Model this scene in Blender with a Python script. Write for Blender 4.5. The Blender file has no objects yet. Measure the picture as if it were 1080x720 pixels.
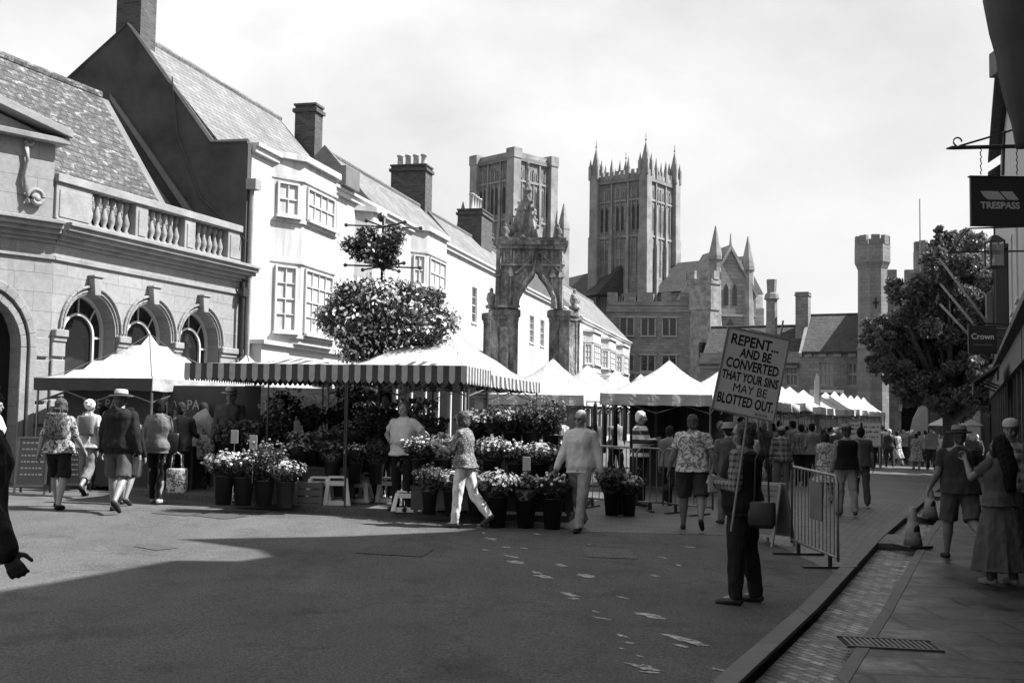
import bpy, bmesh, math, random
from mathutils import Vector, Matrix, noise
random.seed(7)
R=math.radians
sc=bpy.context.scene
C=sc.collection
F=1200.0; EYE=1.74
# ---------------------------------------------------------------- camera
cam=bpy.data.cameras.new('camera'); camo=bpy.data.objects.new('camera',cam); C.objects.link(camo)
cam.sensor_width=36; cam.lens=36*F/1080; cam.clip_end=3000; cam.clip_start=.05
PITCH=math.atan(80/F); ROLL=R(0.9)
camM=Matrix.Translation((0,0,EYE))@Matrix.Rotation(R(90)+PITCH,4,'X')@Matrix.Rotation(ROLL,4,'Z')
camo.matrix_world=camM; sc.camera=camo
CR=camM.to_3x3()
def ray(px,py): return CR@Vector(((px-540)/F,-(py-360)/F,-1))
def at(px,py,Y):                      # world point at distance Y along the view
    r=ray(px,py); t=Y/r.y; return Vector((r.x*t,Y,EYE+r.z*t))
def g(x,y):                           # the gently sloping market square
    return .04+.025*min(max(y-10.8,0),6)-.022*min(max(x,-25),25)
def G(px,py,dz=0):                    # pixel to ground
    r=ray(px,py); t=10
    for _ in range(30):
        z=g(r.x*t,r.y*t)+dz; t=(z-EYE)/r.z
    return Vector((r.x*t,r.y*t,g(r.x*t,r.y*t)+dz))
def gx(px,Y,dz=0):                    # ground under a picture column at distance Y
    x=at(px,440,Y).x; return Vector((x,Y,g(x,Y)+dz))
# ---------------------------------------------------------------- materials
def nt(name):
    m=bpy.data.materials.new(name); m.use_nodes=True; n=m.node_tree; n.nodes.clear()
    o=n.nodes.new('ShaderNodeOutputMaterial'); b=n.nodes.new('ShaderNodeBsdfPrincipled')
    n.links.new(b.outputs[0],o.inputs[0]); return m,n,b
def N(n,t,**k):
    x=n.nodes.new(t)
    for a,v in k.items():
        if a.startswith('i_'): x.inputs[a[2:].replace('_',' ')].default_value=v
        else: setattr(x,a,v)
    return x
def math_(n,op,a,b=None,c=None):
    x=n.nodes.new('ShaderNodeMath'); x.operation=op
    for i,v in enumerate((a,b,c)):
        if v is None: continue
        if isinstance(v,(int,float)): x.inputs[i].default_value=v
        else: n.links.new(v,x.inputs[i])
    return x.outputs[0]
def ramp(n,fac,stops):
    r=n.nodes.new('ShaderNodeValToRGB'); e=r.color_ramp.elements
    while len(e)<len(stops): e.new(.5)
    for q,(p,v) in zip(e,stops): q.position=p; q.color=(v,v,v,1)
    n.links.new(fac,r.inputs[0]); return r.outputs[0]
def coords(n,kind='UV',scale=None):
    t=n.nodes.new('ShaderNodeTexCoord').outputs[kind]
    if scale:
        m=n.nodes.new('ShaderNodeMapping'); m.inputs['Scale'].default_value=scale; n.links.new(t,m.inputs[0]); t=m.outputs[0]
    return t
def nz(n,co,scale,detail=4,rough=.6):
    x=N(n,'ShaderNodeTexNoise'); x.inputs['Scale'].default_value=scale; x.inputs['Detail'].default_value=detail; x.inputs['Roughness'].default_value=rough
    n.links.new(co,x.inputs['Vector']); return x.outputs['Fac']
def bump(n,b,h,dist,strength=1):
    x=n.nodes.new('ShaderNodeBump'); x.inputs['Distance'].default_value=dist; x.inputs['Strength'].default_value=strength
    n.links.new(h,x.inputs['Height']); n.links.new(x.outputs[0],b.inputs['Normal'])
def plain(name,c,rough=.7,var=.25,scale=3,bd=.004,bs=40,metal=0,kind='Object',spec=.5):
    m,n,b=nt(name); co=coords(n,kind)
    f=nz(n,co,scale,5); col=ramp(n,f,[(.3,c*(1-var)),(.7,c*(1+var))]); n.links.new(col,b.inputs['Base Color'])
    b.inputs['Roughness'].default_value=rough; b.inputs['Metallic'].default_value=metal
    b.inputs['Specular IOR Level'].default_value=spec
    if bd: bump(n,b,nz(n,co,bs,3),bd)
    return m
def blocks(name,c,w,h,mort=.012,mc=.6,var=.22,rough=.85,bd=.012,stain=.35,off=.5,big=.25,bright=0):
    m,n,b=nt(name); co=coords(n)
    t=N(n,'ShaderNodeTexBrick'); t.offset=off; n.links.new(co,t.inputs['Vector'])
    for k,v in (('Scale',1),('Mortar Size',mort),('Mortar Smooth',.3),('Brick Width',w),('Row Height',h),('Bias',0)): t.inputs[k].default_value=v
    t.inputs['Color1'].default_value=(1-var,)*3+(1,); t.inputs['Color2'].default_value=(1+var,)*3+(1,); t.inputs['Mortar'].default_value=(mc,)*3+(1,)
    f1=ramp(n,nz(n,co,big,6,.65),[(.3,1-stain),(.68,1.1)]); f2=ramp(n,nz(n,co,9,5,.7),[(.25,.78),(.75,1.2)])
    v=math_(n,'MULTIPLY',t.outputs['Color'],f1); v=math_(n,'MULTIPLY',v,f2); v=math_(n,'MULTIPLY',v,c)
    if bright:
        sp=ramp(n,nz(n,co,5.5,6,.75),[(.56,0),(.66,bright)]); v=math_(n,'ADD',v,sp)
    n.links.new(v,b.inputs['Base Color']); b.inputs['Roughness'].default_value=rough
    hgt=math_(n,'SUBTRACT',math_(n,'MULTIPLY',nz(n,co,14,4),.35),t.outputs['Fac']); bump(n,b,hgt,bd)
    return m
def tiles(name,c,w=.22,h=.16,var=.35,bright=.0,bd=.03):
    m,n,b=nt(name); co=coords(n)
    t=N(n,'ShaderNodeTexBrick'); t.offset=.5; n.links.new(co,t.inputs['Vector'])
    for k,v in (('Scale',1),('Mortar Size',.012),('Mortar Smooth',.1),('Brick Width',w),('Row Height',h)): t.inputs[k].default_value=v
    t.inputs['Color1'].default_value=(1-var,)*3+(1,); t.inputs['Color2'].default_value=(1+var,)*3+(1,); t.inputs['Mortar'].default_value=(.35,)*3+(1,)
    f1=ramp(n,nz(n,co,.6,6,.7),[(.3,.65),(.7,1.25)]); v=math_(n,'MULTIPLY',t.outputs['Color'],f1); v=math_(n,'MULTIPLY',v,c)
    if bright:
        sp=ramp(n,nz(n,coords(n,'UV',(1,2.2,1)),3.2,6,.8),[(.53,0),(.68,bright)]); v=math_(n,'ADD',v,sp)
    n.links.new(v,b.inputs['Base Color']); b.inputs['Roughness'].default_value=.85
    s=n.nodes.new('ShaderNodeSeparateXYZ'); n.links.new(co,s.inputs[0])
    saw=math_(n,'SUBTRACT',1,math_(n,'FRACT',math_(n,'DIVIDE',s.outputs[1],h)))
    hh=math_(n,'ADD',math_(n,'MULTIPLY',saw,.8),math_(n,'MULTIPLY',nz(n,co,7,3),.7)); hh=math_(n,'SUBTRACT',hh,math_(n,'MULTIPLY',t.outputs['Fac'],.5))
    bump(n,b,hh,bd); return m
def asphalt(name,c,patch=.2):
    m,n,b=nt(name); co=coords(n,'Object')
    f=ramp(n,nz(n,co,.35,5,.6),[(.3,1-patch),(.7,1+patch)]); f2=ramp(n,nz(n,co,48,3,.85),[(.3,.3),(.72,1.9)])
    f3=ramp(n,nz(n,coords(n,'Object',(1,.35,1)),2.2,4),[(.35,.9),(.65,1.1)])
    vo=N(n,'ShaderNodeTexVoronoi'); vo.feature='DISTANCE_TO_EDGE'; vo.inputs['Scale'].default_value=.28
    wv=n.nodes.new('ShaderNodeVectorMath'); wv.operation='ADD'; nn=N(n,'ShaderNodeTexNoise'); nn.inputs['Scale'].default_value=1.7; nn.inputs['Detail'].default_value=5; n.links.new(co,nn.inputs['Vector']); n.links.new(co,wv.inputs[0]); n.links.new(nn.outputs['Color'],wv.inputs[1]); n.links.new(wv.outputs[0],vo.inputs['Vector'])
    crack=ramp(n,vo.outputs['Distance'],[(.002,.75),(.006,1)]); f=math_(n,'MULTIPLY',f,crack)
    st=ramp(n,nz(n,co,1.1,6,.7),[(.36,.72),(.46,1.0)]); f=math_(n,'MULTIPLY',f,st)
    v=math_(n,'MULTIPLY',math_(n,'MULTIPLY',math_(n,'MULTIPLY',f,f2),f3),c); n.links.new(v,b.inputs['Base Color'])
    b.inputs['Roughness'].default_value=.9; b.inputs['Specular IOR Level'].default_value=.25; bump(n,b,nz(n,co,110,2),.006); return m
def setts(name,c):
    m,n,b=nt(name); tc=coords(n,'Object'); mp=n.nodes.new('ShaderNodeMapping'); mp.inputs['Rotation'].default_value=(0,0,R(22)); n.links.new(tc,mp.inputs[0]); co=mp.outputs[0]
    t=N(n,'ShaderNodeTexBrick'); n.links.new(co,t.inputs['Vector'])
    for k,v in (('Scale',1),('Mortar Size',.014),('Mortar Smooth',.4),('Brick Width',.24),('Row Height',.13)): t.inputs[k].default_value=v
    t.inputs['Color1'].default_value=(.7,)*3+(1,); t.inputs['Color2'].default_value=(1.35,)*3+(1,); t.inputs['Mortar'].default_value=(.4,)*3+(1,)
    v=math_(n,'MULTIPLY',math_(n,'MULTIPLY',t.outputs['Color'],ramp(n,nz(n,co,.5,5),[(.3,.75),(.7,1.25)])),c); n.links.new(v,b.inputs['Base Color'])
    b.inputs['Roughness'].default_value=.6
    bump(n,b,math_(n,'SUBTRACT',math_(n,'MULTIPLY',nz(n,co,12,3),.5),t.outputs['Fac']),.02); return m
def pattern(name,kind,a,bb,s=10,rough=.85):
    m,n,b=nt(name); co=coords(n,'Object'); sp=n.nodes.new('ShaderNodeSeparateXYZ'); n.links.new(co,sp.inputs[0]); x,y,z=sp.outputs
    if kind=='plaid':
        def st(v,k): return math_(n,'GREATER_THAN',math_(n,'FRACT',math_(n,'MULTIPLY',v,k)),.5)
        f=math_(n,'MULTIPLY',math_(n,'ADD',st(math_(n,'ADD',x,y),s),st(z,s)),.5)
        f2=math_(n,'MULTIPLY',math_(n,'GREATER_THAN',math_(n,'FRACT',math_(n,'MULTIPLY',z,s*2)),.85),.4); f=math_(n,'MINIMUM',math_(n,'ADD',f,f2),1)
    elif kind=='stripe': f=math_(n,'GREATER_THAN',math_(n,'FRACT',math_(n,'MULTIPLY',z,s)),.5)
    elif kind=='floral':
        v=N(n,'ShaderNodeTexNoise'); v.inputs['Scale'].default_value=s; v.inputs['Detail'].default_value=3; v.inputs['Distortion'].default_value=1.5; n.links.new(co,v.inputs['Vector'])
        f=ramp(n,v.outputs['Fac'],[(.46,0),(.54,1)])
    elif kind=='spots':
        v=N(n,'ShaderNodeTexVoronoi'); v.inputs['Scale'].default_value=s; n.links.new(co,v.inputs['Vector']); f=ramp(n,v.outputs['Distance'],[(.25,1),(.38,0)])
    r=n.nodes.new('ShaderNodeMapRange'); r.inputs['To Min'].default_value=a; r.inputs['To Max'].default_value=bb; n.links.new(f,r.inputs['Value'])
    n.links.new(r.outputs[0],b.inputs['Base Color']); b.inputs['Roughness'].default_value=rough
    b.inputs['Specular IOR Level'].default_value=.2; bump(n,b,nz(n,co,30,3),.006); return m
def glass(name,c=.03,rough=.06,spec=.8):
    m,n,b=nt(name); b.inputs['Base Color'].default_value=(c,c,c,1); b.inputs['Roughness'].default_value=rough; b.inputs['Specular IOR Level'].default_value=spec
    bump(n,b,nz(n,coords(n,'Object'),1.5,2),.01); return m
def cloth(c,name=None,rough=.85):
    c=c*(.62 if c<.4 else .8); k='cloth%03d'%int(c*1000)
    if k not in M: M[k]=plain(name or 'woven_cloth',c,rough,.14,6,.006,45,spec=.2)
    return M[k]
M={}
M['stone']=blocks('limestone_ashlar',.25,.75,.36,mort=.006,mc=.7,var=.07,stain=.32,bd=.006)
M['stonet']=plain('limestone_trim',.22,.85,.25,2,.01,18)
M['stoned']=blocks('weathered_stone',.19,.5,.26,mc=.8,stain=.45,var=.2)
M['cath']=blocks('cathedral_stone',.19,1.1,.5,mort=.02,stain=.42,big=.12,bd=.03)
M['catht']=plain('cathedral_trim',.2,.9,.4,.5,.03,4)
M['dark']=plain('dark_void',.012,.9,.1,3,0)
M['cond']=plain('blackened_limestone',.14,.9,.8,1.1,.05,9)
def weathered():
    m,n,b=nt('blackened_limestone'); co=coords(n,'Object',(1,1,.45)); f=nz(n,co,2.2,8,.72); f2=nz(n,coords(n,'Object'),9,4,.7)
    v=math_(n,'MULTIPLY',ramp(n,f,[(.36,.05),(.5,.17),(.62,.38)]),ramp(n,f2,[(.3,.6),(.7,1.25)])); n.links.new(v,b.inputs['Base Color']); b.inputs['Roughness'].default_value=.95
    bump(n,b,nz(n,coords(n,'Object'),6,7,.75),.07); return m
M['cond']=weathered()
M['conl']=plain('pale_limestone',.2,.9,.5,2,.02,14)
M['white']=plain('white_limewash',.5,.8,.1,.5,.004,20)
M['white2']=plain('cream_render',.42,.8,.06,.8,.004,20)
M['whitep']=plain('white_painted_timber',.48,.45,.05,2,.002,20)
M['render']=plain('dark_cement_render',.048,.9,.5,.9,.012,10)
M['tile']=tiles('old_clay_tiles',.055,bright=.3,bd=.06)
M['slate']=tiles('grey_roof_slates',.15,.3,.2,.2,bd=.012)
def stained(k,c):
    n=M[k].node_tree; b=[q for q in n.nodes if q.type=='BSDF_PRINCIPLED'][0]
    v=math_(n,'MULTIPLY',ramp(n,nz(n,coords(n,'UV',(2.2,.22,1)),1.5,6,.7),[(.35,.72),(.55,1.05)]),ramp(n,nz(n,coords(n,'UV'),.5,4),[(.3,.88),(.7,1.06)])); v=math_(n,'MULTIPLY',v,c); n.links.new(v,b.inputs['Base Color'])
stained('white',.43); stained('white2',.36)
M['slated']=tiles('dark_roof_tiles',.04,.3,.2,.3,bright=.05)
M['lead']=plain('sheet_lead',.12,.5,.2,2,.004,20)
M['brick']=blocks('chimney_brick',.06,.225,.075,mort=.01,mc=1.5,var=.4)
M['pot']=plain('clay_chimney_pot',.3,.8,.3,5)
M['asph']=asphalt('asphalt_road',.078)
M['asph2']=asphalt('old_and_lit_asphalt',.09)
M['setts']=setts('stone_setts',.075)
M['flag']=blocks('paving_flags',.036,1.0,.62,mort=.02,mc=.3,var=.3,rough=.55,stain=.4,big=.9,bd=.014,bright=.03)
M['kerb']=blocks('kerb_stone',.09,.9,3,mort=.01,mc=.4,rough=.65,big=2)
M['iron']=plain('black_iron',.02,.4,.2,5,.002,40,spec=.6)
M['steel']=plain('galvanised_steel',.2,.4,.25,6,.002,40,metal=.7)
M['cover0']=blocks('pale_iron_cover',.14,.12,.06,mort=.02,mc=.4,var=.3,bd=.01,stain=.2); M['cover1']=blocks('dark_iron_cover',.03,.1,.05,mort=.015,mc=2.2,var=.3,bd=.01,stain=.2)
M['castiron']=plain('worn_cast_iron',.06,.45,.3,6,.004,60,metal=.4)
M['glass']=glass('window_glass',.04); M['gl2']=glass('pale_curtained_glass',.13,.2); M['gld']=glass('dark_glass',.012,.08,.5)
M['black']=plain('black_paint',.015,.5,.15,5,.002,30)
M['timber']=plain('dark_timber',.035,.6,.35,4,.006,25)
M['wood']=plain('pale_wood',.18,.7,.25,6,.004,40)
M['canvas']=plain('white_canvas',.35,.8,.08,1.2,.09,1.6)
M['canvasd']=plain('dark_canvas',.05,.8,.2,2,.01,4)
M['canvasg']=plain('grey_canvas',.12,.8,.15,2,.012,4)
M['strip']=plain('dark_stripe_and_shade_canvas',.05,.8,.12,2,.008,6)
M['plast']=plain('white_plastic',.62,.4,.1,5,.002,30)
M['plastk']=plain('black_plastic',.014,.45,.1,5,.001,30)
M['paper']=plain('wrapping_paper',.35,.7,.15,6,.008,16)
M['palemark']=plain('pale_road_mark_base',.4,.7,.3,6,.002,60)
def palemarkmat():
    m,n,b=nt('broken_pale_mark'); co=coords(n,'Object'); f=ramp(n,nz(n,co,14,6,.8),[(.4,.05),(.56,.42)]); n.links.new(f,b.inputs['Base Color']); b.inputs['Roughness'].default_value=.8; return m
M['palemark']=palemarkmat()
M['bark']=plain('tree_bark',.03,.95,.4,5,.03,12)
M['skin']=plain('skin',.2,.5,.08,8,.002,60)
M['skind']=plain('tanned_skin',.13,.5,.08,8,.002,60)
M['hairw']=plain('white_hair',.6,.7,.2,25,.012,60); M['hairg']=plain('grey_hair',.07,.8,.5,30,.02,50,spec=.15)
M['hairb']=plain('dark_hair',.008,.8,.4,25,.02,50,spec=.12); M['hairm']=plain('brown_hair',.022,.8,.4,25,.02,50,spec=.15)
M['leather']=plain('black_leather',.015,.4,.2,9,.002,40)
def leafmat(name,c,tr=.3):
    m,n,b=nt(name); oi=n.nodes.new('ShaderNodeNewGeometry'); rnd=oi.outputs['Random Per Island']
    col=ramp(n,rnd,[(0,c*.45),(.6,c),(1,c*1.9)]); n.links.new(col,b.inputs['Base Color']); b.inputs['Roughness'].default_value=.5
    t=n.nodes.new('ShaderNodeBsdfTranslucent'); n.links.new(col,t.inputs[0]); mx=n.nodes.new('ShaderNodeMixShader'); mx.inputs[0].default_value=tr
    o=[q for q in n.nodes if q.type=='OUTPUT_MATERIAL'][0]; n.links.new(b.outputs[0],mx.inputs[1]); n.links.new(t.outputs[0],mx.inputs[2]); n.links.new(mx.outputs[0],o.inputs[0]); return m
M['leaf']=leafmat('tree_leaves',.1,.4); M['leaff']=leafmat('flower_leaves',.04); M['leafp']=leafmat('pale_foliage',.08)
M['fl0']=leafmat('pale_petals',.6,.2); M['fl1']=leafmat('mid_petals',.25,.2); M['fl2']=leafmat('deep_petals',.08,.2)
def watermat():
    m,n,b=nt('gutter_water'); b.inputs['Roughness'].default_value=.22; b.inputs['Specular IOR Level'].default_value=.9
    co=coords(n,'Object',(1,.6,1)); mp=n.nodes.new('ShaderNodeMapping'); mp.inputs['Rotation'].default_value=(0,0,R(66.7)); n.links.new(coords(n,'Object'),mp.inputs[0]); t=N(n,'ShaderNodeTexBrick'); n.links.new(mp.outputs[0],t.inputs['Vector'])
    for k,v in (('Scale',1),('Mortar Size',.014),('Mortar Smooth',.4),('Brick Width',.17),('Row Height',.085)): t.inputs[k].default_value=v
    t.inputs['Color1'].default_value=(.16,)*3+(1,); t.inputs['Color2'].default_value=(.5,)*3+(1,); t.inputs['Mortar'].default_value=(.05,)*3+(1,)  # pale sett colours stand in for bright reflections on the water
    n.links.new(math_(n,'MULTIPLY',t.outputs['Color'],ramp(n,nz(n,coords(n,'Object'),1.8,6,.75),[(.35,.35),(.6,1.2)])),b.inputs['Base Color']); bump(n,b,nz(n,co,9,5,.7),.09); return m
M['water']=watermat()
def clearglass():
    m,n,b=nt('clear_lantern_glass'); b.inputs['Base Color'].default_value=(.8,.8,.8,1); b.inputs['Roughness'].default_value=.05
    t=n.nodes.new('ShaderNodeBsdfTransparent'); mx=n.nodes.new('ShaderNodeMixShader'); mx.inputs[0].default_value=.15; o=[q for q in n.nodes if q.type=='OUTPUT_MATERIAL'][0]
    n.links.new(t.outputs[0],mx.inputs[1]); n.links.new(b.outputs[0],mx.inputs[2]); n.links.new(mx.outputs[0],o.inputs[0]); return m
M['clear']=clearglass()
def wetflags():
    m=M['flag']; n=m.node_tree; b=[q for q in n.nodes if q.type=='BSDF_PRINCIPLED'][0]; f=nz(n,coords(n,'Object'),1.1,6,.75)
    n.links.new(ramp(n,f,[(.45,.6),(.62,.33)]),b.inputs['Roughness'])
wetflags()
M['cath2']=plain('cathedral_shadowed_louvres',.035,.9,.3,1,.01)
# ---------------------------------------------------------------- mesh builder
class MB:
    def __init__(s): s.v=[]; s.f=[]; s.m=[]; s.M=Matrix()
    def add(s,vs,fs,mi=0):
        o=len(s.v); s.v+= [s.M@Vector(v) for v in vs]; s.f+=[tuple(i+o for i in f) for f in fs]; s.m+=[mi]*len(fs); return s
    def box(s,x0,x1,y0,y1,z0,z1,mi=0):
        return s.add([(x0,y0,z0),(x1,y0,z0),(x1,y1,z0),(x0,y1,z0),(x0,y0,z1),(x1,y0,z1),(x1,y1,z1),(x0,y1,z1)],[(0,3,2,1),(4,5,6,7),(0,1,5,4),(1,2,6,5),(2,3,7,6),(3,0,4,7)],mi)
    def taper(s,x0,x1,y0,y1,z0,z1,k,mi=0):       # a box whose top is scaled by k
        cx,cy=(x0+x1)/2,(y0+y1)/2; a,b=(x1-x0)/2,(y1-y0)/2
        return s.add([(cx-a,cy-b,z0),(cx+a,cy-b,z0),(cx+a,cy+b,z0),(cx-a,cy+b,z0),(cx-a*k,cy-b*k,z1),(cx+a*k,cy-b*k,z1),(cx+a*k,cy+b*k,z1),(cx-a*k,cy+b*k,z1)],[(0,3,2,1),(4,5,6,7),(0,1,5,4),(1,2,6,5),(2,3,7,6),(3,0,4,7)],mi)
    def prism(s,poly,a0,a1,ax='y',mi=0):
        n=len(poly)
        def P(p,a): return {'y':(p[0],a,p[1]),'x':(a,p[0],p[1]),'z':(p[0],p[1],a)}[ax]
        vs=[P(p,a0) for p in poly]+[P(p,a1) for p in poly]
        return s.add(vs,[tuple(range(n)),tuple(range(2*n-1,n-1,-1))]+[(i,(i+1)%n,n+(i+1)%n,n+i) for i in range(n)],mi)
    def rings(s,rs,mi=0,cap=True):
        n=len(rs[0]); vs=[v for r in rs for v in r]; fs=[]
        for k in range(len(rs)-1):
            for i in range(n): j=(i+1)%n; fs.append((k*n+i,k*n+j,(k+1)*n+j,(k+1)*n+i))
        if cap: fs+=[tuple(range(n-1,-1,-1)),tuple((len(rs)-1)*n+i for i in range(n))]
        return s.add(vs,fs,mi)
    def tube(s,pts,rad,n=8,mi=0):
        pts=[Vector(p) for p in pts]; rad=rad if isinstance(rad,(list,tuple)) else [rad]*len(pts); rs=[]
        for i,p in enumerate(pts):
            d=(pts[min(i+1,len(pts)-1)]-pts[max(i-1,0)]).normalized(); a=d.cross(Vector((0,0,1)))
            a=a.normalized() if a.length>.05 else d.cross(Vector((0,1,0))).normalized(); b=d.cross(a)
            rs.append([p+(a*math.cos(t)+b*math.sin(t))*rad[i] for t in [2*math.pi*q/n for q in range(n)]])
        return s.rings(rs,mi)
    def cap(s,p0,p1,r0,r1,n=12,mi=0):            # tapered limb with round ends
        p0,p1=Vector(p0),Vector(p1); d=(p1-p0); L=d.length or 1e-4; d=d/L; pts=[];rr=[]
        for q in (80,50,22): pts.append(p0-d*r0*math.sin(R(q))); rr.append(r0*math.cos(R(q)))
        pts+= [p0,p1]; rr+=[r0,r1]
        for q in (22,50,80): pts.append(p1+d*r1*math.sin(R(q))); rr.append(r1*math.cos(R(q)))
        a=d.cross(Vector((0,0,1))); a=a.normalized() if a.length>.05 else d.cross(Vector((0,1,0))).normalized(); b=d.cross(a)
        return s.rings([[p+(a*math.cos(t)+b*math.sin(t))*r for t in [2*math.pi*k/n for k in range(n)]] for p,r in zip(pts,rr)],mi)
    def lathe(s,prof,c=(0,0,0),n=16,mi=0,ph=0,sx=1,sy=1):
        c=Vector(c); return s.rings([[c+Vector((r*sx*math.cos(t),r*sy*math.sin(t),z)) for t in [ph+2*math.pi*q/n for q in range(n)]] for r,z in prof],mi)
    def ell(s,c,r,n=10,mi=0,Rm=None):
        c=Vector(c); rs=[]; k=max(5,n//2+1); Rm=Rm or Matrix.Identity(3)
        for i in range(k):
            a=R(-86+172*i/(k-1)); rs.append([c+Rm@Vector((r[0]*math.cos(a)*math.cos(t),r[1]*math.cos(a)*math.sin(t),r[2]*math.sin(a))) for t in [2*math.pi*q/n for q in range(n)]])
        return s.rings(rs,mi)
    def build(s,name,mats,parent=None,smooth=False,bevel=0,norm=True):
        me=bpy.data.meshes.new(name); me.from_pydata([tuple(v) for v in s.v],[],s.f)
        if not isinstance(mats,(list,tuple)): mats=[mats]
        for m in mats: me.materials.append(M[m] if isinstance(m,str) else m)
        me.polygons.foreach_set('material_index',s.m)
        if norm:
            bm=bmesh.new(); bm.from_mesh(me); bmesh.ops.recalc_face_normals(bm,faces=bm.faces)
            if bevel: bmesh.ops.bevel(bm,geom=[e for e in bm.edges if len(e.link_faces)==2 and e.calc_face_angle(0)>.6],offset=bevel,segments=1,affect='EDGES',clamp_overlap=True)
            bm.to_mesh(me); bm.free()
        uvmap(me)
        if smooth: me.polygons.foreach_set('use_smooth',[True]*len(me.polygons))
        me.update(); o=bpy.data.objects.new(name,me); C.objects.link(o)
        if parent: o.parent=parent
        return o
def uvmap(me):
    uv=me.uv_layers.new(name='UVMap'); Z=Vector((0,0,1)); d=uv.data; vs=me.vertices
    for p in me.polygons:
        n=p.normal; u=Z.cross(n)
        u=u.normalized() if u.length>.08 else Vector((1,0,0)); v=n.cross(u)
        for li in p.loop_indices:
            co=vs[me.loops[li].vertex_index].co; d[li].uv=(co.dot(u),co.dot(v))
def tag(o,label=None,cat=None,group=None,kind=None):
    if label: o['label']=label
    if cat: o['category']=cat
    if group: o['group']=group
    if kind: o['kind']=kind
    return o
def thing(name,label,cat,loc=(0,0,0),rz=0,group=None):
    o=bpy.data.objects.new(name,None); o.empty_display_size=.2; C.objects.link(o); o.location=loc; o.rotation_euler=(0,0,rz); return tag(o,label,cat,group)
def copy_tree(o,parent=None):
    c=o.copy(); C.objects.link(c); c.parent=parent
    for ch in list(o.children): copy_tree(ch,c)
    return c
def frame(o,ux,uy):      # rotation so that local X runs along (ux,uy)
    return math.atan2(uy,ux)
def textmesh(s,size,name,mat,parent,M4,sx=1,bold=.0,ext=.002,align='CENTER',width=None):
    cu=bpy.data.curves.new(name,'FONT'); cu.body=s; cu.size=size; cu.align_x=align; cu.align_y='CENTER'; cu.offset=bold; cu.extrude=ext; cu.resolution_u=3
    t=bpy.data.objects.new('tmp',cu); C.objects.link(t); bpy.context.view_layer.update()
    me=bpy.data.meshes.new_from_object(t.evaluated_get(bpy.context.evaluated_depsgraph_get())); bpy.data.objects.remove(t)
    if width: sx=width/(max(v.co.x for v in me.vertices)-min(v.co.x for v in me.vertices))
    me.transform(M4@Matrix.Diagonal((sx,1,1,1))); me.materials.clear(); me.materials.append(M[mat] if isinstance(mat,str) else mat)
    o=bpy.data.objects.new(name,me); C.objects.link(o); o.parent=parent; return o
JOBS=[]
def job(o,voxel,smooth=2,amp=0,fs=8): JOBS.append((o,voxel,smooth,amp,fs))
def run_jobs():
    for o,vx,sm,amp,fs in JOBS:
        md=o.modifiers.new('r','REMESH'); md.mode='VOXEL'; md.voxel_size=vx; md.use_smooth_shade=True
        if sm: s=o.modifiers.new('s','SMOOTH'); s.factor=.5; s.iterations=sm
    bpy.context.view_layer.update(); dg=bpy.context.evaluated_depsgraph_get(); new=[]
    for j in JOBS: new.append(bpy.data.meshes.new_from_object(j[0].evaluated_get(dg)))
    for (o,vx,sm,amp,fs),me in zip(JOBS,new):
        old=o.data; o.modifiers.clear(); nm=old.name
        if amp:
            off=Vector((random.random()*50,0,0)); ns=[v.normal.copy() for v in me.vertices]
            for v,n in zip(me.vertices,ns):
                q=noise.noise(Vector((v.co.x*fs,v.co.y*fs,v.co.z*fs*.55))+off); q+=.5*noise.noise(Vector((v.co.x*fs*2.3,v.co.y*fs*2.3,v.co.z*fs*1.3))+off)
                v.co+=n*q*amp
        if not me.materials:
            for m in old.materials: me.materials.append(m)
        o.data=me; bpy.data.meshes.remove(old); me.name=nm
    JOBS.clear()
SKYLOC=(7,4,2); SKYC=5.6; SKYS=.077; EXPO=1.3
# ---------------------------------------------------------------- people
def dirv(a,ab,side): return Vector((side*math.sin(R(ab)),math.sin(R(a))*math.cos(R(ab)),-math.cos(R(a))*math.cos(R(ab))))
def hand(mb,w,d,side,fwd,s,curl=25,n=8):
    """five-fingered hand at wrist w, pointing along d; fwd = direction the thumb side faces"""
    d=d.normalized(); t=(fwd-d*fwd.dot(d)).normalized(); pn=d.cross(t)*side     # palm normal, towards the body
    for k in (-1,0,1): mb.cap(w+d*.01*s+t*.012*k*s,w+d*.075*s+t*.022*k*s,.017*s,.014*s,n)
    for i,(off,L) in enumerate(((.031,.068),(.011,.078),(-.010,.072),(-.030,.056))):
        b=w+d*.082*s+t*off*s; dd=d+t*(off*2.4); dd.normalize(); p=b
        for q,f in ((0,.45),(1,.32),(2,.23)):
            a=R(curl*(q*.9+.6)); e=(dd*math.cos(a)-pn*math.sin(a)); e2=p+e*L*f*s; mb.cap(p,e2,(.0095-.001*q)*s,(.0088-.001*q)*s,n); p=e2
    b=w+d*.028*s+t*.026*s; e=(d*.6+t*.75-pn*.25).normalized(); p=b+e*.042*s; mb.cap(b,p,.0125*s,.011*s,n); mb.cap(p,p+(d*.9+t*.3-pn*.3).normalized()*.034*s,.0105*s,.009*s,n)
FACE=[0]
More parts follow.
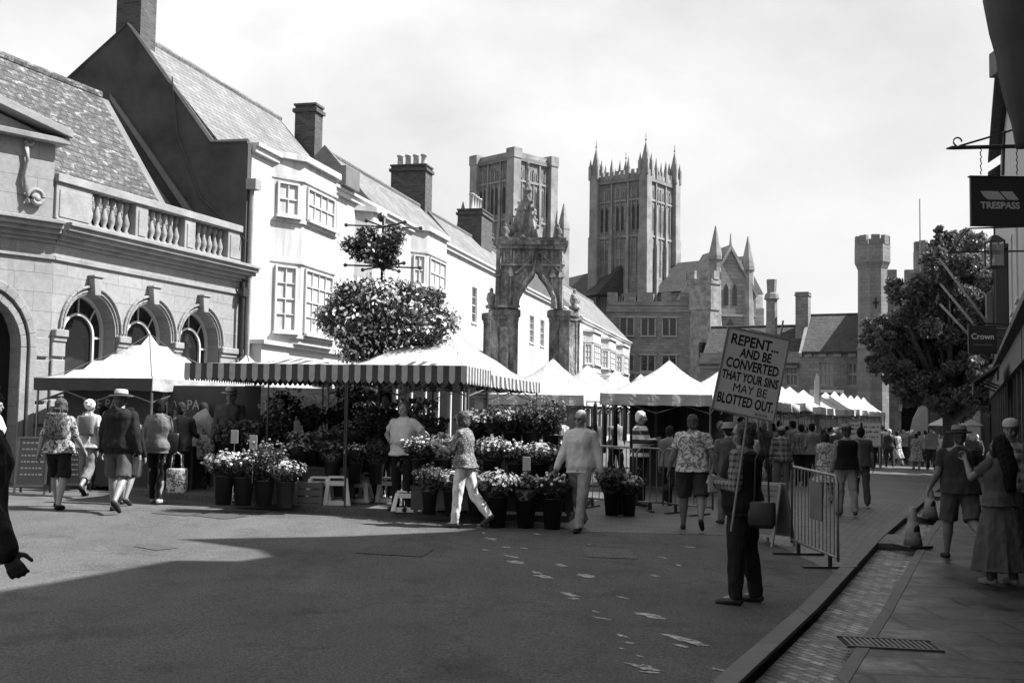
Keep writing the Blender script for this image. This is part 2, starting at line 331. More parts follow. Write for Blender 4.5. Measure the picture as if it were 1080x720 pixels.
def person(label,loc,h=1.74,yaw=0,lean=0,L=(0,0),Rr=(0,0),la=(5,8,10,0),ra=(5,8,10,0),head=(0,0),build=1.0,belly=0,fem=False,
           top='tee',tm=None,bot='trousers',bm_=None,hair='short',hm='hairm',hat=None,hatm=None,shoe='black',skin='skin',vox=.012,glasses=False,
           group=None,seat=0,cur=25,name='person',vest=None,dresslen=.35,bar_legs=False,grab=None):
    s=h/1.75; build=build*1.07; root=thing(name,label,'person',(loc[0],loc[1],loc[2]),R(yaw),group)
    tm=tm or cloth(.3); bm_=bm_ or cloth(.05)
    body=MB(); topm=MB(); botm=MB(); hairm=MB(); w=build
    hipz=.93
    T=Matrix.Translation((0,0,hipz))@Matrix.Rotation(R(-lean),4,'X')@Matrix.Translation((0,0,-hipz))
    # legs, from the hip down
    legs=[]
    for side,(a,k) in ((-1,L),(1,Rr)):
        hp=Vector((side*.088*w,0,.9)); th=dirv(a,2,side); kn=hp+th*.43; sh=dirv(a-k,1,side); an=kn+sh*.40
        ft=a-k; fp=min(0,ft*.8) if k>15 else 0
        fd=Vector((side*.12,math.cos(R(fp)),math.sin(R(fp)))).normalized(); legs.append((side,hp,kn,an,fd))
    low=min(min(l[3].z-.075,(l[3]+l[4]*.17).z-.03) for l in legs); dz=-low
    def U(v): return Vector(v)*s if False else Vector(v)
    S=Matrix.Scale(s,4)@Matrix.Translation((0,0,dz))
    for mb in (body,topm,botm,hairm): mb.M=S
    def ring(c,rx,ry,n=18,mat=T,e=2.4):
        c=Vector(c); out=[]
        for q in range(n):
            t=2*math.pi*q/n; cs,sn=math.cos(t),math.sin(t)
            out.append(mat@(c+Vector((rx*abs(cs)**(2/e)*(1 if cs>0 else -1),ry*abs(sn)**(2/e)*(1 if sn>0 else -1),0))))
        return out
    I4=Matrix()
    hipw=.172*w+(.012 if fem else 0); shw=(.165 if fem else .185)*(.5+.5*w)
    prof=[(.80,.07*w,.06*w,0),(.86,.15*w,.10*w,0),(.93,hipw,.118*w,-.008),(1.0,hipw*.96,.112*w,-.004),(1.08,(.138 if fem else .152)*w,.098*w+belly*.5,belly*.5),(1.18,.155*w,.108*w+belly*.45,belly*.4),(1.28,.168*w,.118*w+(.012 if fem else 0),.006),(1.36,shw*.98,.11*w,-.004),(1.42,shw*.86,.088*w,-.012),(1.455,.10,.065,-.014),(1.49,.058,.056,-.01)]
    body.rings([ring((0,yo,z),a,b,mat=T if z>.9 else I4) for z,a,b,yo in prof])
    # neck and head
    Hm=T@Matrix.Translation((0,.008,1.43))@Matrix.Rotation(R(head[0]),4,'Z')@Matrix.Rotation(R(-head[1]),4,'X')
    old=body.M; body.cap(T@Vector((0,-.012,1.41)),Hm@Vector((0,.008,.10)),.06,.056)
    body.M=S@Hm
    body.ell((0,.0,.185),(.074,.094,.105),16); body.ell((0,.028,.115),(.055,.062,.06),12); body.ell((0,.052,.082),(.028,.03,.022),8)
    body.cap((0,.092,.168),(0,.108,.138),.010,.014,8); body.cap((-.03,.082,.192),(.03,.082,.192),.014,.014,8)
    for q in (-1,1): body.ell((q*.075,-.005,.155),(.012,.02,.032),8); body.ell((q*.04,.062,.13),(.024,.024,.026),8)
    body.cap((-.016,.088,.105),(.016,.088,.105),.009,.009,6)
    body.M=S
    # arms
    shz=1.388; hands=[]
    for side,(a,ab,el,inn) in ((-1,la),(1,ra)):
        sp=T@Vector((side*(shw-.005),-.01,shz)); ud=T.to_3x3()@dirv(a,ab,side); ep=sp+ud*.285
        fd=T.to_3x3()@dirv(a+el,ab-inn,side); wp=ep+fd*.25
        body.ell(sp,(.052*w,.054*w,.052*w),10); body.cap(sp,ep,.05*w,.038*w); body.cap(ep,ep+fd*.09,.04*w,.039*w); body.cap(ep+fd*.07,wp,.038*w,.025)
        tf=Vector((0,1,0)) if abs(fd.y)<.75 else Vector((-side*.6,0,1))
        hand(body,wp,fd,side,tf,1.0,cur,8 if vox<.014 else 6); hands.append((sp,ep,wp,fd,side))
        # sleeves
        topm.cap(T@Vector((side*.055,-.014,1.432)),sp,.046,.052*w)
        body.cap(T@Vector((side*.05,-.014,1.435)),sp,.038,.044*w)
        if top in('tee','polo','dress','blouse'):
            q=.62 if top!='blouse' else .95; topm.cap(sp,sp+ud*.10,.060*w,.057*w); e3=sp+ud*.285*q; topm.tube([sp+ud*.05,sp+ud*.12,e3],[.058*w,.056*w,.06*w],14)
        elif top in('long','jacket','shirt'):
            k=.014 if top!='jacket' else .026; topm.cap(sp,ep,.052*w+k*.5,.044*w+k); topm.cap(ep,wp-fd*.01,.045*w+k,.031+k)
    # legs
    for side,hp,kn,an,fd in legs:
        body.cap(hp,kn,.083*w,.056*w,14); body.cap(kn,kn.lerp(an,.35),.054*w,.054*w); body.cap(kn.lerp(an,.3),an,.053*w,.034)
        body.cap(an,an+fd*.10-Vector((0,0,.03)),.034,.028)
        sm=MB(); sm.M=S; heel=an-fd*.045-Vector((0,0,.035)); up=Vector((0,0,1))
        sm.cap(heel,an+fd*.02-up*.035,.037,.044,12); sm.cap(an+fd*.02-up*.035,an+fd*.15-up*.047,.044,.034,12); sm.cap(an+fd*.1-up*.05,an+fd*.165-up*.052,.038,.03,12)
        sm.cap(heel-up*.022,an+fd*.16-up*.066,.02,.018,8)
        o=sm.build('shoe',shoe,root,True); job(o,max(vox,.009),1)
        if bot=='shorts': botm.tube([hp+Vector((0,0,.03)),hp.lerp(kn,.5),hp.lerp(kn,.93)],[.1*w,.094*w,.09*w],16)
        elif bot=='trousers': botm.cap(hp,kn,.095*w,.072*w,16); botm.tube([kn,kn.lerp(an,.4),an-Vector((0,0,.02))],[.071*w,.066*w,.062],16)
        elif bot=='capri': botm.cap(hp,kn,.098*w,.076*w,16); botm.tube([kn,kn.lerp(an,.62)],[.075*w,.07*w],16)
        elif bot=='leggings': botm.cap(hp,kn,.089*w,.061*w,16); botm.cap(kn,kn.lerp(an,.35),.06*w,.058*w); botm.tube([kn.lerp(an,.3),an],[.057*w,.038],16)
    k=.016
    if bot!='skirt' and top!='dress':
        botm.rings([ring((0,yo,z),a+k,b+k,mat=T if z>.9 else I4) for z,a,b,yo in prof if z<.98])
    if bot=='skirt' or top=='dress':
        zz=dresslen; mm=sum((l[2] for l in legs),Vector())/2; sp=max(abs(legs[0][2].y-legs[1][2].y)*.5,0)
        n=28
        def sk(z,rx,ry,yo,am): return [Vector((rx*(1+am*math.sin(q*2*math.pi/n*9))*math.cos(q*2*math.pi/n),yo+ry*(1+am*math.sin(q*2*math.pi/n*9+1))*math.sin(q*2*math.pi/n),z)) for q in range(n)]
        botm.rings([sk(1.05,.15*w,.115*w,0,0),sk(.93,.19*w,.14*w,0,.01),sk(.7,.24*w,.19*w+sp*.4,mm.y*.5,.03),sk(zz,.33*w,.27*w+sp,mm.y,.07)])
    # top
    hem={'tee':.87,'polo':.87,'long':.89,'jacket':.84,'shirt':.84,'dress':.9,'blouse':.88}.get(top,.87); kt={'jacket':.03,'tee':.02,'shirt':.02}.get(top,.017)
    pr=[(z,a+kt+(.012 if z<1.1 else 0),b+kt+(.012 if z<1.1 else 0),yo) for z,a,b,yo in prof if hem<z<1.44]; z0=pr[0]
    pr=[(hem,z0[1]+.022,z0[2]+.022,z0[3])]+pr+[(1.452,.12,.085,-.014),(1.475,.068,.066,-.012)]
    topm.rings([ring((0,yo,z),a,b,mat=T if z>.9 else I4,n=22) for z,a,b,yo in pr])
    if top in('shirt','polo','long'):
        for q in (-1,1): topm.cap(T@Vector((0,-.075,1.475)),T@Vector((q*.06,-.01,1.478)),.016,.016,8); topm.cap(T@Vector((q*.06,-.01,1.478)),T@Vector((q*.035,.065,1.445)),.016,.014,8)
    if top=='jacket': topm.tube([T@Vector((-.1,-.06,1.44)),T@Vector((0,-.1,1.45)),T@Vector((.1,-.06,1.44))],[.03,.045,.03],10)
    vt=.9*vox if vox<.009 else vox
    o=body.build('body',skin,root,True); job(o,vox*.85,1)
    o=topm.build('dress_bodice' if top=='dress' else ('jacket' if top=='jacket' else 'shirt'),tm,root,True); job(o,vt,1,.019,8)
    o=botm.build({'shorts':'shorts','skirt':'skirt'}.get(bot,'trousers') if top!='dress' else 'skirt',(tm if top=='dress' else bm_),root,True); job(o,vt,1,.017,9)
    if vest:
        v=MB(); v.M=S; v.rings([ring((0,yo,z),a+.014,b+.016,mat=T,n=22) for z,a,b,yo in pr if z<1.46 and z>.8][:-1]+[ring((0,-.014,1.448),.135,.098,n=22)]); o=v.build('vest',vest,root,True); job(o,vt,1,.009,8)
    # hair
    hairm.M=S@Hm
    if hair=='short':
        hairm.ell((0,-.018,.205),(.086,.1,.1),14); hairm.ell((0,-.05,.155),(.08,.06,.085),12); [hairm.ell((q*.072,-.012,.17),(.018,.035,.045),8) for q in (-1,1)]
    elif hair=='bald': hairm.ell((0,-.04,.155),(.084,.068,.05),12); hairm.ell((0,-.03,.21),(.078,.085,.088),12)
    elif hair=='curly':
        hairm.ell((0,-.02,.205),(.092,.105,.1),14)
        for q in range(16):
            t=q*2.4; hairm.ell((.07*math.cos(t),-.03+.075*math.sin(t),.17+.012*(q%8)),(.03,.03,.03),8)
    elif hair=='bob':
        hairm.ell((0,-.018,.205),(.088,.1,.096),14); hairm.ell((0,-.055,.13),(.088,.06,.09),14)
        for q in (-1,1): hairm.cap((q*.07,.0,.2),(q*.075,.01,.09),.026,.024)
    elif hair=='long':
        hairm.ell((0,-.018,.205),(.088,.1,.098),14); hairm.tube([(0,-.05,.2),(0,-.1,.05),(0,-.15,-.1),(0,-.17,-.34)],[.088,.1,.1,.05],14)
        for q in (-1,1): hairm.cap((q*.07,.0,.2),(q*.085,-.02,.0),.028,.03)
    if hair in('short','bob','curly','long'):   # forehead stays free
        pass
    if hair!='none': o=hairm.build('hair',hm,root,True); job(o,max(vox*.8,.007),0,.011,26)
    if hat:
        t=MB(); t.M=S@Hm@Matrix.Translation((0,-.008,.225))@Matrix.Rotation(R(-4),4,'X')
        if hat=='brim': t.lathe([(.0,.004),(.10,.004),(.135,-.004),(.165,.004),(.166,.009),(.135,.006),(.1,.014),(.097,.035),(.09,.085),(.075,.1),(.03,.092),(0.001,.088)],n=24,sy=1.1)
        elif hat=='bucket': t.lathe([(.001,0),(.135,-.03),(.14,-.025),(.1,.02),(.095,.06),(.08,.085),(.001,.09)],n=20,sy=1.12)
        elif hat=='cap': t.lathe([(.095,-.02),(.1,0),(.095,.04),(.07,.075),(.03,.09),(.001,.092)],n=20,sy=1.12); t.prism([(-.07,.06),(-.06,.13),(-.03,.165),(.03,.165),(.06,.13),(.07,.06)],-.01,.0,'z')
        ho=t.build('hat',hatm or cloth(.45),root,True)
        if hat=='brim': b=MB(); b.M=t.M; b.lathe([(.1,.014),(.1015,.016),(.099,.038),(.097,.038)],n=24,sy=1.1); b.build('hat_band',cloth(.02),ho,True)
    if vox<.0125:
        for q in (-1,1):
            e=MB(); e.M=S@Hm; e.ell((q*.031,.084,.172),(.012,.006,.006),8); e.build('eye','black',root,True)
    if glasses:
        e=MB(); e.M=S@Hm
        for q in (-1,1): e.lathe([(.024,0),(.024,.004)],n=12) if False else e.ell((q*.034,.1,.17),(.027,.006,.02),12); e.tube([(q*.06,.095,.175),(q*.08,.0,.175)],.003,6)
        e.tube([(-.01,.103,.175),(.01,.103,.175)],.003,6); e.build('glasses','black',root,True)
    root['_h']=1
    del root['_h']
    W=Matrix.Translation(loc)@Matrix.Rotation(R(yaw),4,'Z')@S
    return root,[(W@hd[2],(W.to_3x3()@hd[3]).normalized()) for hd in hands],W
# ---------------------------------------------------------------- ground, roads, pavement
def sheet(name,poly,dz,mat,kind='structure',thick=0,sub=None):
    bm=bmesh.new(); vs=[bm.verts.new((p[0],p[1],0)) for p in poly]; bm.faces.new(vs)
    for co,no in (((0,10.8,0),(0,1,0)),((0,16.8,0),(0,1,0)),((25,0,0),(1,0,0)),((-25,0,0),(1,0,0))):
        bmesh.ops.bisect_plane(bm,geom=bm.verts[:]+bm.edges[:]+bm.faces[:],plane_co=co,plane_no=no)
    bmesh.ops.recalc_face_normals(bm,faces=bm.faces)
    for f in bm.faces:
        if f.normal.z<0: f.normal_flip()
    for v in bm.verts: v.co.z=g(v.co.x,v.co.y)+dz
    if thick:
        r=bmesh.ops.extrude_face_region(bm,geom=bm.faces[:]); top=[v for v in r['geom'] if isinstance(v,bmesh.types.BMVert)]
        for v in top: v.co.z-=thick
        bmesh.ops.recalc_face_normals(bm,faces=bm.faces)
    me=bpy.data.meshes.new(name); bm.to_mesh(me); bm.free(); me.materials.append(M[mat]); uvmap(me)
    o=bpy.data.objects.new(name,me); C.objects.link(o); tag(o,kind=kind); return o
E0=Vector((1.42,7.35)); ED=Vector((.43,1)); EN=Vector((1,-.43)).normalized()      # road edge line, its direction, and across
def kx(y,off=0): return E0.x+ED.x*(y-E0.y)+off*1.089
sheet('ground',[(-2500,-300),(2500,-300),(2500,2500),(-2500,2500)],-.14,'asph2')
YE=50
sheet('road',[(kx(-3,-.0),-3),(kx(YE),YE),(80,YE),(80,100),(-60,100),(-60,-3)],0,'asph',thick=.13)
# setts over the middle of the square
pA=G(598,560); pB=G(800,566); pC=G(905,600)
sheet('setts_paving',[(kx(13.2,-.17),13.2),(kx(YE-2,-.17),YE-2),(-6,YE-2),(-4,22),(.2,18.6),(pA.x+.1,pA.y),(pB.x,pB.y+.1)],.004,'setts')
sheet('lit_road_strip',[(kx(YE-2,-.17),YE-1.9),(34,YE-1.9),(34,YE+7),(-6,YE+7),(-6,YE-1.9)],.004,'asph2')  # paler asphalt laid to stand for the sunlit band across the road
# kerb along the road, the water runnel and the pavement beyond
def _x(): pass
def strip(name,y0,y1,o0,o1,dz,mat,thick=0):
    return sheet(name,[(kx(y0,o0),y0),(kx(y0,o1),y0),(kx(y1,o1),y1),(kx(y1,o0),y1)],dz,mat,thick=thick)
strip('kerb',-3,YE,-.16,0,.03,'kerb',.15)
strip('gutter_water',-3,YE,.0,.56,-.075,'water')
strip('pavement_edge',-3,YE,.54,.64,.018,'kerb',.15)
strip('pavement',-3,YE,.642,9,.012,'flag',.14)
for y0,y1 in ((16.0,17.2),(20.6,21.6),(28,30)): strip('crossing_slab',y0,y1,.002,.538,.02,'kerb',.09)
# raised stall platform
pp=[G(x,y) for x,y in ((205,528),(330,541),(470,548),(600,551),(625,530))]
plat=[(p.x,p.y) for p in pp]+[(-.6,27),(-6.5,27),(-6.6,19.5)]
sheet('stall_platform',plat,.10,'asph2',thick=.11)
CL=['pale patterned access cover in the road near the walking man in light shirt','dark patterned access cover in the road left of the white marks','dark grating in the road behind the hatted man in shorts','dark oblong cover in the road by the end of the flower buckets','small dark drain cover in the sunlit wedge of road']
for i,(x,y,w,d) in enumerate(((642,583,.3,.42),(417,581,.4,.34),(188,541,.3,.25),(232,544,.3,.25),(165,577,.2,.16))):
    p=G(x,y); ca,sa=math.cos(-.15*i),math.sin(-.15*i); q=[(p.x+X*ca-Y*sa,p.y+X*sa+Y*ca) for X,Y in ((-w,-d),(w,-d),(w,d),(-w,d))]
    o=sheet('utility_cover',q,.007,'cover0' if i==0 else 'cover1'); del o['kind']; tag(o,CL[i],'access cover')
p=G(938,681); m=MB(); m.box(-.36,.36,-.2,.2,-.01,.0)
for k in range(16): m.box(-.335+k*.042,-.312+k*.042,-.17,.17,.0,.008,1)
m.box(-.37,.37,-.21,-.185,-.01,.01,1); m.box(-.37,.37,.185,.21,-.01,.01,1)
o=m.build('drain_grate',['dark','castiron']); o.location=(p.x,p.y,p.z+.018); o.rotation_euler=(0,.02,-.08); tag(o,'slotted iron drain grate set in the dark pavement near the front','drain grate')
# ragged pale marks scattered over the road, broken up in tone
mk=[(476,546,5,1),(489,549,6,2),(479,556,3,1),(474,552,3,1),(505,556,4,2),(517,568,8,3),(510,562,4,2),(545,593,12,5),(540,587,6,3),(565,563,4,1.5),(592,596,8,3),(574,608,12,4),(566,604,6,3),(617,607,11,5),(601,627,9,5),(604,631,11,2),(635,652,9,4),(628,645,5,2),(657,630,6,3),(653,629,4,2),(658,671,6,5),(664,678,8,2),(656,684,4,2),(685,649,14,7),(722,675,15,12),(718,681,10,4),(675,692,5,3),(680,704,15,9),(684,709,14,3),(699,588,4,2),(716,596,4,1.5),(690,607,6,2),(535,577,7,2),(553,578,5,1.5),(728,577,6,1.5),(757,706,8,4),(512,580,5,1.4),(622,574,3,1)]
m=MB()
for x,y,w,h in mk:
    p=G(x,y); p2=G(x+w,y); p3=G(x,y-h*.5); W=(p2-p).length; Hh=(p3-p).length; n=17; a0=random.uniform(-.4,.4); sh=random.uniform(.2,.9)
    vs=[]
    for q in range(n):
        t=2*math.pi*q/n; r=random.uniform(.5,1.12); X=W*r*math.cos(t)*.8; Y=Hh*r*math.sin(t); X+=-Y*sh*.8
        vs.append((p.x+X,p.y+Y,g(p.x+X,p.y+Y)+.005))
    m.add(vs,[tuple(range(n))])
o=m.build('road_pale_marks','palemark'); tag(o,kind='structure')
# ---------------------------------------------------------------- building helpers
def window(par,x0,x1,z0,z1,y,nx=2,nz=3,fm='whitep',gm='gl2',b=.05,bar=.022,sill=True,depth=.06,mid=None):
    """y is the face of the glass; local -Y looks at the street"""
    m=MB(); m.box(x0,x0+b,y-depth,y+.02,z0,z1); m.box(x1-b,x1,y-depth,y+.02,z0,z1); m.box(x0+b,x1-b,y-depth,y+.02,z1-b,z1); m.box(x0+b,x1-b,y-depth,y+.02,z0,z0+b)
    for i in range(1,nx): x=x0+b+(x1-x0-2*b)*i/nx; m.box(x-bar/2,x+bar/2,y-depth*.6,y+.01,z0+b,z1-b)
    for i in range(1,nz):
        z=z0+b+(z1-z0-2*b)*i/nz; q=bar*(1.7 if i*2==nz or (nz==3 and i==2) else 1); m.box(x0+b,x1-b,y-depth*.55,y+.008,z-q/2,z+q/2)
    o=m.build('window',fm,par)
    p=MB(); p.box(x0+b*.5,x1-b*.5,y+.022,y+.04,z0+b*.5,z1-b*.5); p.build('pane',gm,o)
    if sill: s=MB(); s.box(x0-.06,x1+.06,y-depth-.09,y-depth-.002,z0-.07,z0-.002); s.build('sill',fm if isinstance(fm,str) and fm=='whitep' else 'stonet',o)
    return o
def wallgrid(m,x0,x1,z0,z1,y,ops,dep=.18,mi=0):
    xs=sorted({x0,x1}|{o[0] for o in ops}|{o[1] for o in ops}); zs=sorted({z0,z1}|{o[2] for o in ops}|{o[3] for o in ops})
    for a,b in zip(xs,xs[1:]):
        for c,d in zip(zs,zs[1:]):
            if any(o[0]<=a+1e-5 and b<=o[1]+1e-5 and o[2]<=c+1e-5 and d<=o[3]+1e-5 for o in ops): continue
            m.add([(a,y,c),(b,y,c),(b,y,d),(a,y,d)],[(0,1,2,3)],mi)
    for o in ops:
        a,b,c,d=o[:4]; e=y+dep
        m.add([(a,y,c),(a,e,c),(a,e,d),(a,y,d),(b,y,c),(b,e,c),(b,e,d),(b,y,d)],[(0,1,2,3),(7,6,5,4),(3,2,6,7),(4,5,1,0)],mi)
def house(name,label,org,u,parts_fn,cat='building',group=None):
    t=thing(name,label,cat,(org[0],org[1],0),math.atan2(u[1],u[0]),group); parts_fn(t); return t
def roof(par,x0,x1,ye,ze,yr,zr,yb,zb,mat='tile',th=.14,name='roof',over=.0):
    m=MB(); m.prism([(ye,ze),(yr,zr),(yb,zb),(yb,zb-th),(yr,zr-th*1.5),(ye,ze-th)],x0,x1,'x'); o=m.build(name,mat,par)
    r=MB(); r.tube([(x0,yr,zr+.01),(x1,yr,zr+.01)],.09,8); r.build('ridge_tiles',mat,o); return o
def chimney(par,x,y,z0,z1,wx,wy,pots=0,mat='brick',ph=.4,axis='x',cap=True):
    m=MB(); m.box(x-wx/2,x+wx/2,y-wy/2,y+wy/2,z0,z1)
    if cap: m.box(x-wx/2-.07,x+wx/2+.07,y-wy/2-.07,y+wy/2+.07,z1-.22,z1-.1); m.box(x-wx/2-.04,x+wx/2+.04,y-wy/2-.04,y+wy/2+.04,z1+.001,z1+.07)
    o=m.build('chimney',mat,par)
    for i in range(pots):
        k=(i+.5)/pots-.5; px,py=(x+k*wx*.92,y) if axis=='x' else (x,y+k*wy*.92)
        p=MB(); p.lathe([(.13,0),(.15,.04),(.12,.08),(.11,ph-.1),(.15,ph-.06),(.14,ph),(.09,ph),(.09,ph-.1)],(px,py,z1+.06),12); p.build('chimney_pot','pot',o,True)
    return o
# ================= bank with the arched windows
BO=(-8.78,21.6); BU=Vector((.34,.94)).normalized()
def bank(t):
    L=6.45; zc=5.05; r=.74; sp=3.32; cs=(1.1,2.95,4.75)
    m=MB(); y=0
    x=0
    for c in cs:
        m.add([(x,y,-.5),(c-r,y,-.5),(c-r,y,zc),(x,y,zc)],[(0,1,2,3)]); x=c+r
        m.add([(c-r,y,-.5),(c+r,y,-.5),(c+r,y,.9),(c-r,y,.9)],[(0,1,2,3)]); n=16
        arc=[(c-r*math.cos(math.pi*k/n),sp+r*math.sin(math.pi*k/n)) for k in range(n+1)]
        for (a,b),(d,e) in zip(arc,arc[1:]): m.add([(a,y,b),(d,y,e),(d,y,zc),(a,y,zc)],[(0,1,2,3)])
        path=[(c-r,.9)]+arc+[(c+r,.9)]
        for (a,b),(d,e) in zip(path,path[1:]): m.add([(a,y,b),(d,y,e),(d,y+.42,e),(a,y+.42,b)],[(0,1,2,3)])
        m.add([(c-r,y,.9),(c+r,y,.9),(c+r,y+.42,.9),(c-r,y+.42,.9)],[(0,1,2,3)])
    m.add([(x,y,-.5),(L,y,-.5),(L,y,zc),(x,y,zc)],[(0,1,2,3)])
    m.box(0,L,.45,7,-.5,zc)
    m.build('wall','stone',t)
    # the canted front to the left
    q=Matrix.Rotation(R(-20.6),4,'Z')
    m=MB(); m.M=q; c=-1.35; rr=.75; arc=[(c-rr*math.cos(math.pi*k/14),2.9+rr*1.25*math.sin(math.pi*k/14)) for k in range(15)]
    for a,b in ((-4,c-rr),(c+rr,-.001)): m.add([(a,0,-.5),(b,0,-.5),(b,0,zc),(a,0,zc)],[(0,1,2,3)])
    for (a,b),(d,e) in zip(arc,arc[1:]): m.add([(a,0,b),(d,0,e),(d,0,zc),(a,0,zc)],[(0,1,2,3)])
    pth=[(c-rr,-.5)]+arc+[(c+rr,-.5)]
    for (a,b),(d,e) in zip(pth,pth[1:]): m.add([(a,0,b),(d,0,e),(d,.5,e),(a,.5,b)],[(0,1,2,3)])
    m.box(-4,-.3,.5,6,-.5,zc); m.build('front_wall','stone',t)
    m=MB(); m.M=q
    for a,b,w,dd in ((.0,.12,.0,.06),(.16,.3,0,.1)):
        R1=rr+a; R2=rr+b; n=14
        ps=[(c-R1,0)]+[(c-R1*math.cos(math.pi*k/n),2.9+R1*1.2*math.sin(math.pi*k/n)) for k in range(n+1)]+[(c+R1,0)]
        po=[(c-R2,0)]+[(c-R2*math.cos(math.pi*k/n),2.9+R2*1.2*math.sin(math.pi*k/n)) for k in range(n+1)]+[(c+R2,0)]
        for k in range(len(ps)-1): m.prism([ps[k],ps[k+1],po[k+1],po[k]],-dd,-.002,'y')
    for sgn in (-1,1):
        for k in range(8): m.box(c+sgn*1.17-.13 ,c+sgn*1.17+.13,-.07,-.002,-.2+k*.42,-.2+k*.42+.36)
    m.build('door_surround','stonet',t,bevel=.012)
    m=MB(); m.M=q; m.box(c-rr,c+rr,.35,.4,-.3,3.9); m.box(c-.05,c+.05,.3,.348,0,3.8,1); m.build('door',['gld','timber'],t)
    # mouldings
    def mould(m,x0,x1,z,prof):
        for a,b,d in prof: m.box(x0,x1,-d,-.003,z+a,z+b)
    cor=[(0,.07,.06),(.07,.16,.14),(.16,.24,.26),(.24,.33,.34),(.33,.4,.4)]
    for nm,x0,x1,mat4 in (('cornice',.0,L+.15,Matrix()),('cornice',-4,-.0,q)):
        m=MB(); m.M=mat4; mould(m,x0,x1,4.92,cor); mould(m,x0,x1-.15 if x1>1 else x1,4.6,[(0,.05,.05),(.05,.09,.03)]); m.build(nm,'stonet',t,bevel=.008)
    m=MB()
    for c in cs:
        n=16
        for a,b,d in ((.04,.07,.035),(.12,.17,.06)):
            R1=r+a;R2=r+b
            for k in range(n):
                p1,p2=math.pi*k/n,math.pi*(k+1)/n
                m.prism([(c-R1*math.cos(p1),sp+R1*math.sin(p1)),(c-R1*math.cos(p2),sp+R1*math.sin(p2)),(c-R2*math.cos(p2),sp+R2*math.sin(p2)),(c-R2*math.cos(p1),sp+R2*math.sin(p1))],-d,-.002,'y')
        m.prism([(c-.08,sp+r-.03),(c+.08,sp+r-.03),(c+.13,sp+r+.33),(c-.13,sp+r+.33)],-.15,-.003,'y')
        m.box(c-.16,c+.16,-.18,-.003,sp+r+.332,sp+r+.37)
    m.build('arch_moulding','stonet',t,bevel=.008)
    ed=[0]+[v for c in cs for v in (c-r,c+r)]+[L]
    for a,b in zip(ed[0::2],ed[1::2]):
        m=MB()
        for k in range(8): m.box(a+.004,b-.004,-.06,-.003,.1+k*.38,.1+k*.38+.33)
        m.box(a+.002,b-.002,-.13,-.003,3.14,3.28); m.box(a+.002,b-.002,-.09,-.003,3.05,3.139)
        m.build('rusticated_pier','stonet',t,bevel=.015)
    for c in cs:
        m=MB(); n=16; y0=.3
        def arcs(ra,rb,zc_,y0,y1,a0=0,a1=math.pi):
            for k in range(n):
                p1,p2=a0+(a1-a0)*k/n,a0+(a1-a0)*(k+1)/n
                m.prism([(c-ra*math.cos(p1),zc_+ra*math.sin(p1)),(c-ra*math.cos(p2),zc_+ra*math.sin(p2)),(c-rb*math.cos(p2),zc_+rb*math.sin(p2)),(c-rb*math.cos(p1),zc_+rb*math.sin(p1))],y0,y1,'y')
        arcs(r-.05,r,sp,y0,y0+.06); arcs(.42,.47,sp-.1,y0,y0+.05)
        for s_ in (-1,1): m.box(c+s_*(r-.025)-.025,c+s_*(r-.025)+.025,y0,y0+.06,.92,sp); m.box(c+s_*.445-.025,c+s_*.445+.025,y0,y0+.05,.92,sp-.1)
        for a in (45,90,135): m.tube([(c-.47*math.cos(R(a)),y0+.025,sp-.1+.47*math.sin(R(a))),(c-(r-.02)*math.cos(R(a)),y0+.025,sp+(r-.02)*math.sin(R(a)))],.018,6)
        for z in (1.9,2.6,sp-.1): m.box(c-r,c-.47,y0,y0+.045,z-.02,z+.02); m.box(c+.47,c+r,y0,y0+.045,z-.02,z+.02)
        w=m.build('window','whitep',t)
        p=MB(); p.prism([(c-r+.01,.92)]+[(c-(r-.01)*math.cos(math.pi*k/n),sp+(r-.01)*math.sin(math.pi*k/n)) for k in range(n+1)]+[(c+r-.01,.92)],y0+.065,y0+.09,'y')
        p.build('pane','gld',w)
    for c,zt in ((2.95,3.0),(4.75,3.0)):
        m=MB(); m.box(c-.42,c+.42,.4,.42,.95,zt); m.build('window_blind','gl2',t)
    # parapet
    m=MB(); z0=5.33
    for x0,x1 in ((.0,1.0),(2.35,2.75),(4.05,4.45),(5.75,6.45)):
        m.box(x0,x1,.0,.34,z0,6.12); m.box(x0+.08,x1-.08,-.02,-.002,z0+.12,6.0)
    m.box(0,6.45,-.03,.37,z0-.12,z0+.10); m.box(-.02,6.47,-.06,.40,6.121,6.28); m.build('parapet','stonet',t,bevel=.01)
    for a,b in ((1.0,2.35),(2.75,4.05),(4.45,5.75)):
        n=6
        for k in range(n):
            x=a+(b-a)*(k+.5)/n; p=MB(); p.lathe([(.07,z0+.1),(.07,z0+.15),(.04,z0+.18),(.075,z0+.29),(.08,z0+.36),(.04,z0+.5),(.035,z0+.62),(.06,z0+.66),(.065,z0+.79)],(x,.17,0),12); p.build('baluster','stonet',t,True)
    # attic block with console scroll and raking cornice on the canted front
    m=MB(); m.M=q; m.box(-4,-.05,.02,.9,5.33,6.81); m.prism([(-4,6.931),(-.1,6.931),(-4,7.95)],.02,.9,'y'); m.build('attic_wall','stone',t)
    m=MB(); m.M=q; m.prism([(-4,8.0),(.16,6.95),(.16,7.1),(-4,8.18)],-.25,.95,'y'); m.prism([(-4,6.82),(.12,6.82),(.12,6.93),(-4,6.93)],-.2,.95,'y'); m.build('raking_cornice','stonet',t,bevel=.01)
    m=MB(); m.M=q
    def spiral(cx,cz,r0,r1,turns,rt):
        pts=[];n=26
        for k in range(n+1):
            a=turns*2*math.pi*k/n; rr_=r0+(r1-r0)*k/n; pts.append((cx+rr_*math.cos(a),-.06,cz+rr_*math.sin(a)))
        m.tube(pts,rt,8)
